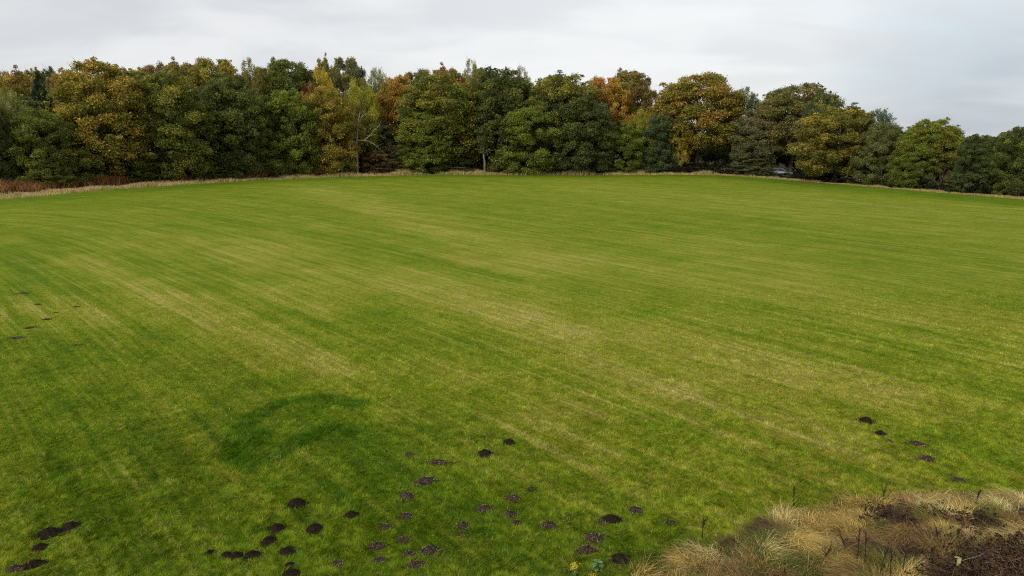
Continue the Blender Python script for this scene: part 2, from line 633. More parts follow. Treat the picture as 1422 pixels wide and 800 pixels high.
tag(ground, kind='structure')


# ------------------------------------------------------------------ blades
def blades(name, base, height, width, lean, shade=None, mat=None, extra=None, seg=1, yaw=None, curl=0.5, col=None, droop=None):
    """many grass blades as one mesh. base (n,3), height (n), width (n), lean (n,2) horizontal offset of the tip"""
    n = len(base)
    if yaw is None:
        yaw = RNG.uniform(0, math.pi, n)
    side = np.stack([np.cos(yaw), np.sin(yaw), np.zeros(n)], 1) * (width * 0.5)[:, None]
    rows = []
    for k in range(seg + 1):
        t = k / seg
        c = base.copy()
        c[:, :2] += lean * (t ** (1 + curl))[..., None] if np.ndim(t) else lean * (t ** (1 + curl))
        zz = height * (t if curl < 0.3 else np.sin(t * math.pi / 2 * (0.9)) / math.sin(math.pi / 2 * 0.9))
        if droop is not None:
            zz = height * np.sin(t * droop)
        c[:, 2] += zz
        w = (1 - t) ** 0.7
        if k < seg:
            rows.append(c - side * w)
            rows.append(c + side * w)
        else:
            rows.append(c)
    nv = len(rows)
    V = np.stack(rows, 1).reshape(-1, 3)
    b = (np.arange(n) * nv)[:, None]
    tris = []
    for k in range(seg - 1):
        a0, a1, b0, b1 = 2 * k, 2 * k + 1, 2 * k + 2, 2 * k + 3
        tris += [(a0, a1, b1), (a0, b1, b0)]
    tris.append((2 * (seg - 1), 2 * (seg - 1) + 1, 2 * seg))
    F = (b[:, :, None] + np.array(tris)[None]).reshape(-1)
    attrs = {}
    if shade is not None:
        attrs['shade'] = ('FLOAT', 'POINT', np.repeat(shade, nv))
    if extra is not None:
        for k, v in extra.items():
            if k == 'suv':
                attrs[k] = ('FLOAT_VECTOR', 'POINT', np.repeat(v, nv, axis=0))
            else:
                attrs[k] = ('FLOAT', 'POINT', np.repeat(v, nv))
    if col is not None:
        c4 = np.concatenate([col, np.ones((n, 1))], 1)
        attrs['tone'] = ('FLOAT_COLOR', 'POINT', np.repeat(c4, nv, axis=0))
    return mesh_np(name, V, F, 3, [mat] if mat else None, attrs)


MOLE_SPOTS = []        # filled below, blades keep clear of them
def tone_material(name, trans=0.2, rough=0.65, spec=0.2):
    m, N = new_mat(name)
    c = N.attr('tone', 'Color')
    finish(N, leafy(N, c, trans, rough, spec))
    return m


M_TONE = tone_material('dry_plants')


# ------------------------------------------------------------------ molehills
def m_soil(name, c1, c2, sp, spc):
    m, N = new_mat(name)
    t = N.node('ShaderNodeTexCoord').outputs['Object']
    n = N.noise(t, 22, 6, 0.7)
    c = N.mix(N.ramp(n, 0.35, 0.65), c1, c2)
    fl = N.ramp(N.noise(t, 60, 2, 0.5), sp, sp + 0.05)
    c = N.mix(fl, c, spc)
    finish(N, principled(N, c, 0.95, 0.1, normal=bump(N, n, 1.0, 0.03)))
    return m


M_FRESH = m_soil('fresh_soil', (0.009, 0.006, 0.004), (0.034, 0.021, 0.014), 0.78, (0.10, 0.08, 0.06))
M_OLD = m_soil('weathered_soil', (0.020, 0.012, 0.008), (0.078, 0.050, 0.032), 0.63, (0.24, 0.19, 0.14))
M_STONE = simple_mat('pebbles', (0.22, 0.19, 0.16), (0.5, 0.46, 0.4), 9, 0.8)


def clod(V, F, c, r, rnd):
    b = len(V)
    pts = [(1, 0, 0), (-1, 0, 0), (0, 1, 0), (0, -1, 0), (0, 0, 1), (0, 0, -1)]
    for p in pts:
        k = r * rnd.uniform(0.6, 1.25)
        V.append((c[0] + p[0] * k, c[1] + p[1] * k, c[2] + p[2] * k * 0.75))
    for f in ((0, 2, 4), (2, 1, 4), (1, 3, 4), (3, 0, 4), (2, 0, 5), (1, 2, 5), (3, 1, 5), (0, 3, 5)):
        F.append(tuple(b + i for i in f))


def molehill(px, py, rpx, style, label, stretch=1.0, tilt=0.0, tall=1.0):
    if py < 480:
        tall, rpx = 0.4, rpx * 0.85
    p = at(px, py)
    z = float(ground_z(p[0], p[1]))
    t = p[1] * CP + CAM_H * SP
    r = rpx / FPX * t * 1.08
    rnd = random.Random(int(px * 7 + py))
    V, F = [], []
    nr, na = 9, 26
    h = r * {'fresh': 0.62, 'stony': 0.48, 'flat': 0.2, 'grassy': 0.3}[style] * tall
    sx, sy = stretch, 1.0 / math.sqrt(stretch)
    seed = rnd.random() * 50
    for i in range(nr + 1):
        q = i / nr
        for k in range(na):
            an = 2 * math.pi * k / na
            ex = 1 + 0.30 * (mnoise.noise(Vector((math.cos(an) * 1.3 + seed, math.sin(an) * 1.3, 0)))) + 0.12 * mnoise.noise(Vector((math.cos(an) * 5 + seed, math.sin(an) * 5, 3)))
            rr = q * r * ex
            x, y = rr * math.cos(an) * sx, rr * math.sin(an) * sy
            hh = h * (math.cos(q * math.pi) * 0.5 + 0.5) ** 0.75
            hh += 0.22 * h * mnoise.noise(Vector((x / r * 2.6 + seed, y / r * 2.6, 1))) * (1 - q * 0.6) + 0.12 * h * mnoise.noise(Vector((x / r * 8, y / r * 8, seed)))
            if i == nr:
                hh = -0.03
            V.append((x, y, max(hh, -0.03)))
    for i in range(nr):
        for k in range(na):
            k2 = (k + 1) % na
            F.append((i * na + k, (i + 1) * na + k, (i + 1) * na + k2, i * na + k2))
    ncl = int({'fresh': 150, 'stony': 140, 'flat': 100, 'grassy': 40}[style])
    for _ in range(ncl):
        an = rnd.uniform(0, 2 * math.pi)
        q = rnd.random() ** 0.6 * (1.45 if style != 'fresh' else 1.3)
        x, y = q * r * math.cos(an) * sx, q * r * math.sin(an) * sy
        hh = h * (math.cos(min(q, 1) * math.pi) * 0.5 + 0.5) ** 0.75
        clod(V, F, (x, y, hh + 0.004), rnd.uniform(0.035, 0.10) * r, rnd)
    nsoil = len(F)
    if style in ('stony', 'flat'):
        for _ in range(20 if style == 'stony' else 12):
            an = rnd.uniform(0, 2 * math.pi)
            q = rnd.random() ** 0.5 * 1.1
            x, y = q * r * math.cos(an) * sx, q * r * math.sin(an) * sy
            hh = h * (math.cos(min(q, 1) * math.pi) * 0.5 + 0.5) ** 0.75
            clod(V, F, (x, y, hh + 0.018), rnd.uniform(0.03, 0.07) * r, rnd)
    me = mesh_py('molehill', V, F, M_FRESH if style == 'fresh' and py > 480 else M_OLD, False)
    me.materials.append(M_STONE)
    for f_ in range(nsoil, len(F)):
        me.polygons[f_].material_index = 1
    o = link('molehill', me)
    o.location = (p[0], p[1], z + 0.01)
    o.rotation_euler.z = tilt
    tag(o, label, 'molehill', 'molehills scattered over the mown grass')
    MOLE_SPOTS.append((p[0], p[1], r * (sx if stretch > 1 else 1), style))


MOLEHILLS = [
    # lower left corner
    (69, 743, 13, 'fresh', 'broad dark molehill, largest of the five in the lower left corner', 1.25, 0.3),
    (98, 734, 11, 'fresh', 'dark molehill with a pale fleck, topmost and rightmost of the lower left corner group', 1.15, 0.5),
    (56, 762, 9, 'fresh', 'small dark molehill just below the broadest one of the lower left corner', 1.2, 0.2),
    (48, 786, 10, 'fresh', 'slanting low dark molehill near the bottom edge in the lower left corner', 1.5, 0.6),
    (22, 792, 10, 'stony', 'greyish crumbly molehill at the bottom edge, leftmost of the lower left corner', 1.4, 0.3),
    # around the middle of the lower left half
    (412, 702, 12.5, 'fresh', 'big round fresh molehill standing alone above the dark cluster, below the green ring', 1.05, 0),
    (384.5, 737, 11.5, 'fresh', 'round black molehill left of its equal sized twin on the same level', 1.0, 0.1),
    (437, 737, 11.5, 'fresh', 'round dark brown molehill, right one of the level pair below the big lone one', 1.0, 0.9),
    (373.5, 754, 10, 'fresh', 'black molehill with dry grass at its foot, just under the left of the level pair', 1.1, 0.2),
    (488, 717, 8.7, 'fresh', 'small flat topped black molehill to the right of the dark cluster', 1.1, 0),
    (399, 769, 10.5, 'fresh', 'roundish brown molehill right of the row of three touching black mounds', 1.1, 0.3),
    (292, 770, 7, 'fresh', 'small lone black molehill left of the row of three touching mounds', 1.05, 0.3),
    (314.5, 772.5, 6.8, 'fresh', 'smallest and leftmost mound of the row of three touching black molehills', 1.0, 0),
    (328, 775, 10, 'fresh', 'middle mound of the row of three touching black molehills, with a pale fleck', 1.0, 0.4),
    (350.5, 773.5, 10, 'fresh', 'rightmost mound of the row of three touching black molehills', 1.1, 0.2),
    (402, 787, 6, 'fresh', 'tiny crumbly molehill between the brown mound and the one cut by the bottom edge', 1.1, 0.2),
    (404, 799, 11, 'fresh', 'dark molehill half cut by the bottom edge beneath the black cluster', 1.2, 0.2),
    # stony group right of it
    (564, 691, 10.5, 'stony', 'rounded grey brown stony molehill below the long slanting stony one', 1.0, 0.4),
    (589.5, 670, 11, 'stony', 'slanting elongated stony molehill with pale specks, upper centre', 1.45, 0.5),
    (608, 643, 10, 'flat', 'low flattened strip of soil, topmost of the stony molehills and left of two black ones', 1.7, 0.05),
    (568, 633, 7, 'grassy', 'faint overgrown grassy hump left of the flattened strip of soil', 1.1, 0),
    (563, 718, 8.5, 'stony', 'small pale grey molehill directly under the rounded stony one', 1.2, 0.1),
    (535, 734, 8, 'stony', 'small crumbly pinkish grey molehill, left of the centre stony group', 1.1, 0.2),
    (560, 751, 7.5, 'stony', 'small molehill with one bright white stone on top', 1.2, 0.1),
    (523, 760, 9.5, 'stony', 'stony molehill directly above the sprawling straw strewn one', 1.2, 0.1),
    (568, 772, 8.5, 'stony', 'small low stony molehill left of the largest speckled one', 1.1, 0.1),
    (596, 767, 12, 'stony', 'largest white speckled stony molehill near the bottom centre left', 1.05, 0.7),
    (578, 786, 10, 'stony', 'flat pebbly molehill under the largest speckled one near the bottom edge', 1.3, 0.1),
    (525, 780, 10, 'flat', 'sprawling pinkish molehill strewn with straw, below a stony one', 1.3, 0.4),
    (468, 784, 9, 'flat', 'pale worn patch of flattened soil and straw, alone right of the black cluster', 1.2, 0.2),
    # centre
    (706, 616, 7.6, 'fresh', 'small fresh black molehill, upper one of the isolated pair in the middle of the field', 1.0, 0),
    (673, 632, 9.7, 'fresh', 'wider fresh black molehill, lower one of the isolated pair in the middle of the field', 1.05, 0),
    (737, 680, 6, 'grassy', 'grassy dark tuft of a molehill above and right of the centre stony ones', 1.0, 0),
    (712, 693, 9, 'stony', 'dark stony molehill with pale specks at its foot, centre, beside the grassy tuft', 1.1, 0),
    (673, 708, 10, 'stony', 'worn brown molehill under the wider of the two black centre molehills', 1.1, 0.2),
    (709, 716, 8.5, 'stony', 'small sandy molehill with clods on its right side, just below the dark stony centre one', 1.2, 0.3),
    (717, 728, 6.5, 'stony', 'smallest dim molehill at the lower end of the centre column', 1.1, 0.2),
    (643, 731, 9.5, 'stony', 'greyish lavender molehill with a lesser heap under it, left of the centre', 1.0, 0),
    (641, 742.5, 6, 'flat', 'lesser flat heap touching the greyish lavender molehill from below', 1.1, 0),
    (761, 731, 9.5, 'stony', 'pinkish pebbly flat molehill alone right of the centre column', 1.3, 0),
    # right of centre
    (882, 710, 9.5, 'stony', 'bright speckled molehill, uppermost right of centre', 1.1, 0),
    (850, 723, 10.5, 'fresh', 'dark slanting molehill with a tiny pale heap at its left', 1.3, -0.3),
    (836, 728, 5.5, 'stony', 'tiny pale heap of crumbs touching the dark slanting molehill', 1.1, 0),
    (825, 749, 12, 'stony', 'wide dark speckled molehill above the leafy weed at the bottom', 1.2, 0),
    (813, 766, 12, 'stony', 'slanting dark brown molehill just behind the leafy weed at the bottom', 1.4, 0.5),
    (861, 778, 12, 'fresh', 'black molehill sunk in grass beside the dry grass patch at the bottom', 1.2, 0),
    (931, 727.5, 6.5, 'stony', 'small whitish speckled molehill close to the dry grass patch', 1.1, 0),
    # right side row
    (1202, 586, 9, 'fresh', 'black molehill at the upper left end of the sloping row on the right', 1.1, -0.1),
    (1222, 603.5, 6.5, 'fresh', 'small dark molehill second in the sloping row on the right', 1.2, -0.1),
    (1235, 614, 5, 'flat', 'faint grey heap third in the sloping row on the right', 1.2, -0.1),
    (1272, 619, 9, 'stony', 'flat dark molehill fourth in the sloping row on the right', 1.3, -0.2),
    (1287, 639, 9, 'stony', 'dull brown molehill at the lower right end of the sloping row', 1.3, -0.1),
    (1331, 668, 8.5, 'grassy', 'grey green hump just above the tall dry grass at the right', 1.3, -0.2),
    # far left dry area
    (43, 454.7, 6.2, 'fresh', 'most distinct dark molehill of the distant dry patch at the left edge', 1.5, 0.35),
    (24, 468.5, 6.5, 'stony', 'wide dull molehill nearest of those in the distant dry patch at left', 1.5, 0.1),
    (66, 443, 5.2, 'fresh', 'narrow curved dark molehill beyond and right of the most distinct one at left', 1.4, 0),
    (107, 426, 3.7, 'fresh', 'rightmost little dark molehill of the distant dry patch at left', 1.5, 0),
    (77.5, 434, 2.6, 'fresh', 'minute dark molehill between the curved and the rightmost distant ones', 1.4, 0),
    (33, 407.5, 5.2, 'stony', 'faint grey molehill at the far upper end of the distant dry patch', 1.4, -0.2),
    (53, 422.5, 3.6, 'fresh', 'little brownish molehill in the middle of the distant dry patch', 1.6, -0.3),
    (22, 408.6, 2.2, 'fresh', 'tiniest distant molehill, left of the faint grey one', 1.5, 0.3),
    (108, 478, 6.0, 'grassy', 'overgrown hump with a straw tuft, lone and nearest to the green below the dry patch', 1.4, 0.1),
]
for a in MOLEHILLS:
    molehill(*a)

# short grass of the near field: sampled evenly in view so far blades thin out
n = 1900000
bx = RNG.uniform(-160, 1580, n)
by = 395 + (880 - 395) * RNG.random(n) ** 0.72
u_, v_ = (bx - 711) / FPX, (by - 400) / FPX
t_ = CAM_H / (SP + v_ * CP)
X, Y = t_ * u_, t_ * (CP - v_ * SP)
jit = RNG.normal(0, 0.03, (2, n))
X, Y = X + jit[0], Y + jit[1]
keep = (rough_dist(X, Y) < 0.25 + 0.5 * (vn(X, Y, 1.6, 12, 2) - 0.5))
for (mx_, my_, mr_, ms_) in MOLE_SPOTS:
    lim = mr_ * {'fresh': 0.98, 'stony': 0.84, 'flat': 0.7, 'grassy': 0.3}[ms_]
    near = (np.abs(X - mx_) < lim) & (np.abs(Y - my_) < lim)
    keep &= ~(near & ((X - mx_) ** 2 + (Y - my_) ** 2 < lim * lim * (0.85 if ms_ != 'flat' else 0.5)))
X, Y, tt = X[keep], Y[keep], t_[keep]
n = len(X)
A = field_attrs(X, Y)
tuft = vn(X, Y, 2.2, 61, 2)
tuft2 = vn(X, Y, 8.5, 62, 2)
H = (0.012 + 0.032 * tuft + 0.045 * tuft2 ** 1.5) * RNG.uniform(0.6, 1.4, n) * (1 + 0.6 * np.clip(A['ring'], 0, 1))
wd = np.clip(tt * 0.00065, 0.007, 0.024) * RNG.uniform(0.7, 1.3, n)
ang = vn(X, Y, 1.3, 71, 2) * 12 + RNG.normal(0, 0.9, n)
ln = H * RNG.uniform(0.3, 1.5, n)
lean = np.stack([np.cos(ang) * ln, np.sin(ang) * ln], 1)
tuft3 = vn(X, Y, 14.0, 63, 1)
shade = np.clip(0.48 + 0.9 * (tuft2 - 0.5) + 0.5 * (tuft3 - 0.5) + RNG.normal(0, 0.24, n), 0, 1)
me = blades('grass', np.stack([X, Y, ground_z(X, Y) - 0.005], 1), H, wd, lean, shade, M_BLADE, A, seg=1, curl=0.0)
tag(link('grass', me), 'short mown grass of the near field', 'grass', kind='stuff')
# flat scraps of dead grass lying on the sward
n = 26000
bx, by = RNG.uniform(-160, 1580, n), 400 + 480 * RNG.random(n) ** 0.8
u_, v_ = (bx - 711) / FPX, (by - 400) / FPX
t_ = CAM_H / (SP + v_ * CP)
X, Y = t_ * u_, t_ * (CP - v_ * SP)
dr = field_attrs(X, Y)['dry']
keep = (rough_dist(X, Y) < 0.1) & (RNG.random(n) < np.clip(0.10 + 1.3 * dr + 1.2 * (vn(X, Y, 0.8, 95, 3) - 0.5), 0.03, 1))
X, Y, t_ = X[keep], Y[keep], t_[keep]
n = len(X)
an = RNG.uniform(0, 6.28, n)
H = RNG.uniform(0.02, 0.06, n)
lean = np.stack([np.cos(an), np.sin(an)], 1) * RNG.uniform(0.05, 0.14, n)[:, None]
c = np.array((0.42, 0.34, 0.17)) * RNG.uniform(0.45, 1.35, n)[:, None]
me = blades('dead_grass_scraps', np.stack([X, Y, ground_z(X, Y) + 0.02], 1), H, np.clip(t_ * 0.0006, 0.008, 0.02), lean, None, M_TONE, None, 1, col=np.clip(c, 0, 0.8), curl=0.0)
tag(link('dead_grass_scraps', me), 'loose straw scraps among the mown grass', 'dead grass', kind='stuff')
del A, X, Y, H, shade

# ------------------------------------------------------------------ trees: leaf clouds
def leaf_cloud(centers, radii, per, size, flat=0.75, up=0.25, seed=1, outer=None, droop=0.0):
    """leaf sprays around puff centres. returns verts, flat face indices, clump, leaf attributes (per face)"""
    rng = np.random.default_rng(seed)
    n = len(centers)
    cnt = np.maximum(6, (per * (radii / radii.mean()) ** 2).astype(int))
    idx = np.repeat(np.arange(n), cnt)
    m = len(idx)
    dr = rng.normal(size=(m, 3))
    dr[:, 2] += up * 1.4
    dr /= np.linalg.norm(dr, axis=1)[:, None]
    rad = radii[idx] * (0.40 + 0.60 * rng.random(m) ** 0.6) * np.clip(1 + 0.24 * rng.normal(size=m), 0.5, 1.75)
    off = dr * rad[:, None]
    off[:, 2] *= flat
    pos = centers[idx] + off
    pos[:, 2] -= droop * rng.random(m) * radii[idx]
    nrm = dr * 0.7 + rng.normal(size=(m, 3)) * 0.75
    nrm[:, 2] += 0.35
    nrm /= np.linalg.norm(nrm, axis=1)[:, None]
    a = np.cross(nrm, rng.normal(size=(m, 3)))
    a /= np.linalg.norm(a, axis=1)[:, None] + 1e-9
    b = np.cross(nrm, a)
    s = size * rng.uniform(0.55, 1.35, m)
    a *= (s * 0.62)[:, None]
    b *= (s * 0.40)[:, None]
    bend = nrm * (s * 0.12)[:, None]
    V = np.stack([pos - a - bend, pos - b * 1.0 + bend, pos + a - bend, pos + b + bend], 1).reshape(-1, 3)
    F = np.arange(m * 4)
    clump = rng.random(n)[idx]
    leaf = rng.random(m)
    return V, F, clump, leaf


def crown_mesh(name, C, r, per, size, seed, mat=None, **kw):
    V, F, c, l = leaf_cloud(C, r, per, size, seed=seed, **kw)
    return mesh_np(name, V, F, 4, [mat or M_LEAF], {'clump': ('FLOAT', 'FACE', c), 'leaf': ('FLOAT', 'FACE', l)})


PROF = {
    'oak': ([0.10, 0.20, 0.35, 0.55, 0.75, 0.90, 1.0], [0.45, 0.80, 0.98, 1.0, 0.90, 0.66, 0.30]),
    'high': ([0.26, 0.34, 0.48, 0.62, 0.78, 0.91, 1.0], [0.50, 0.82, 0.98, 1.0, 0.90, 0.66, 0.30]),
    'dense': ([0.02, 0.10, 0.25, 0.50, 0.72, 0.88, 1.0], [0.60, 0.85, 1.0, 1.0, 0.90, 0.66, 0.30]),
    'birch': ([0.22, 0.32, 0.50, 0.65, 0.80, 0.92, 1.0], [0.35, 0.75, 1.0, 0.92, 0.70, 0.42, 0.08]),
    'pine': ([0.35, 0.40, 0.52, 0.65, 0.80, 0.92, 1.0], [0.5, 0.95, 0.9, 0.75, 0.50, 0.26, 0.04]),
    'bush': ([0.0, 0.15, 0.35, 0.6, 0.8, 0.93, 1.0], [0.8, 0.97, 1.0, 0.9, 0.7, 0.42, 0.10]),
}


def make_kind(kind, seed, H0=18.0, W0=6.5):
    rng = np.random.default_rng(seed)
    rnd = random.Random(seed)
    ts, ws = PROF[kind]
    cfg = {'oak': (250, 1.15, 280, 0.225), 'high': (230, 1.15, 280, 0.225), 'dense': (290, 1.1, 270, 0.22),
           'birch': (170, 0.95, 150, 0.19), 'pine': (150, 0.95, 200, 0.21), 'bush': (160, 1.0, 230, 0.22)}[kind]
    npf, pr, per, size = cfg
    # lumpy envelope: a few big lobes
    lob = rng.normal(size=(9, 3))
    lob /= np.linalg.norm(lob, axis=1)[:, None]
    amp = rng.uniform(-0.20, 0.22, 9)
    C, rr = [], []
    tries = 0
    while len(C) < npf and tries < 20000:
        tries += 1
        t = rng.uniform(ts[0], 0.985) if rng.random() > 0.12 else rng.uniform(0.7, 0.985)
        w = np.interp(t, ts, ws)
        if rng.random() > w * 0.85 + 0.15:
            continue
        an = rng.uniform(0, 2 * np.pi)
        d3 = np.array((np.cos(an), np.sin(an), (t - 0.5) * 2))
        d3n = d3 / np.linalg.norm(d3)
        e = 1 + float(np.sum(amp * np.clip(lob @ d3n, 0, 1) ** 3))
        q = rng.choice([1.0, 0.62, 0.3], p=[0.74, 0.2, 0.06])
        q *= rng.uniform(0.86, 1.04)
        p = np.array((np.cos(an) * w * e * q * (W0 - pr * 0.6), np.sin(an) * w * e * q * (W0 - pr * 0.6), t * (H0 - pr * 0.5) * (1 + 0.05 * (e - 1))))
        r = pr * rng.uniform(0.45, 1.4) * (0.75 if t > 0.85 else 1.0)
        if any(np.linalg.norm(p - c) < 0.62 * (r + r2) * 0.8 for c, r2 in zip(C[-80:], rr[-80:])) and tries < 6000:
            continue
        C.append(p)
        rr.append(r)
    C, rr = np.array(C), np.array(rr)
    # little sprigs that break the outline
    k = rng.choice(len(C), len(C) // 2)
    up = rng.normal(size=(len(k), 3))
    up[:, 2] = np.abs(up[:, 2]) * 0.9
    out = C[k] * np.array((1, 1, 0)) / (np.linalg.norm(C[k][:, :2], axis=1)[:, None] + 0.5)
    up = up * 0.7 + out
    up /= np.linalg.norm(up, axis=1)[:, None]
    C2 = C[k] + up * rr[k][:, None] * rng.uniform(0.85, 1.3, len(k))[:, None]
    C2[:, 2] = np.maximum(C2[:, 2], 0.4)
    CC = np.concatenate([C, C2])
    RR = np.concatenate([rr, rr[k] * rng.uniform(0.3, 0.5, len(k))])
    crown = crown_mesh('crown_' + kind, CC, RR, per * 0.62, size, seed + 5, flat=0.72 if kind != 'birch' else 0.95, droop=0.5 if kind == 'birch' else 0.0)
    # trunk and limbs
    T = Tubes()
    r0 = {'oak': 0.42, 'high': 0.42, 'dense': 0.38, 'birch': 0.2, 'pine': 0.26, 'bush': 0.14}[kind]
    lean_ = (rnd.uniform(-0.6, 0.6), rnd.uniform(-0.6, 0.6))
    top = 0.9 if kind in ('birch', 'pine') else 0.72
    pts = []
    for i in range(9):
        q = i / 8
        pts.append(Vector((lean_[0] * q * q + 0.12 * rnd.uniform(-1, 1) * (q > 0), lean_[1] * q * q + 0.12 * rnd.uniform(-1, 1) * (q > 0), -0.2 + q * top * H0)))
    T.tube(pts, [r0 * (1.35 if i == 0 else 1.0) * (1 - 0.82 * i / 8) for i in range(9)], 9)
    order = rng.permutation(len(C))[:34 if kind != 'bush' else 16]
    for j in order:
        c = Vector(C[j])
        zt = max(0.12 * H0, min(c.z - rnd.uniform(1.0, 3.5) * (1 if kind != 'bush' else 0.4), top * H0 * 0.98)) if kind != 'bush' else rnd.uniform(0.1, max(0.2, c.z * 0.5))
        q = min(1, zt / (top * H0))
        f = q * 8
        i = min(7, int(f))
        s0 = pts[i].lerp(pts[i + 1], f - i)
        lp = T.limb(s0, c, r0 * (1 - 0.8 * q) * 0.5, 0.035, sag=0.06, seg=4, sides=5, rnd=rnd)
        for _ in range(2):
            mid = lp[2].lerp(lp[4], rnd.random())
            e = c + Vector((rnd.gauss(0, 1), rnd.gauss(0, 1), rnd.gauss(0.3, 0.7))) * 0.9
            T.limb(mid, e, 0.035, 0.012, sag=0.03, seg=2, sides=4, rnd=rnd)
    trunk = T.mesh('trunk_' + kind, M_PALEBARK if kind == 'birch' else M_BARK)
    return crown, trunk


KINDS = {}
for kind, cntk in (('oak', 4), ('high', 3), ('dense', 4), ('birch', 3), ('pine', 1), ('bush', 3)):
    KINDS[kind] = [make_kind(kind, 100 + 13 * i + 7 * len(kind) + ord(kind[0])) for i in range(cntk)]
USED = {}
GREEN = (0.128, 0.146, 0.030)
MIDG = (0.155, 0.185, 0.027)
DARKG = (0.088, 0.104, 0.030)
OLIVE = (0.210, 0.190, 0.034)
GOLD = (0.290, 0.212, 0.040)
YELL = (0.430, 0.330, 0.034)
RUST = (0.270, 0.140, 0.042)
ORNG = (0.375, 0.200, 0.042)
BROWN = (0.200, 0.145, 0.054)
PALE = (0.235, 0.240, 0.078)
TEAL = (0.084, 0.116, 0.050)
GREYG = (0.150, 0.150, 0.064)
YG = (0.290, 0.285, 0.035)


def lin(a, b, t):
    return tuple(a[i] * (1 - t) + b[i] * t for i in range(3))


def tree(kind, px, top, hw, off, c1, c2, share, label, name='broadleaf_tree', cat='tree', group='autumn trees along the far edge of the field'):
    off += float(np.interp(px, [0, 120, 200, 330, 450], [8, 6, 4, 2.5, 0]))
    (x, Y), t = edge_point(px, off)
    p, t2 = at_y(px, top, Y)
    Hh = p[2]
    wdt = hw / FPX * t * (1.18 if off > 13 and kind == 'oak' else 1.0)
    i = USED.get(kind, 0)
    USED[kind] = i + 1
    crown, trunk = KINDS[kind][i % len(KINDS[kind])]
    root = bpy.data.objects.new(name, None)
    COL.objects.link(root)
    root.location = (x, Y, 0)
    root.rotation_euler.z = (i * 2.4) % 6.28
    root.empty_display_size = 0.5
    tag(root, label, cat, group)
    s = (wdt / 5.7, wdt / 5.7, Hh / 18.2)
    k = link('trunk', trunk, root)
    k.scale = s
    c = link('crown', crown, root)
    c.scale = s
    c.color = (*c1, 1)
    c['second_tone'] = [float(v) for v in c2]
    c['second_share'] = float(share)
    return root


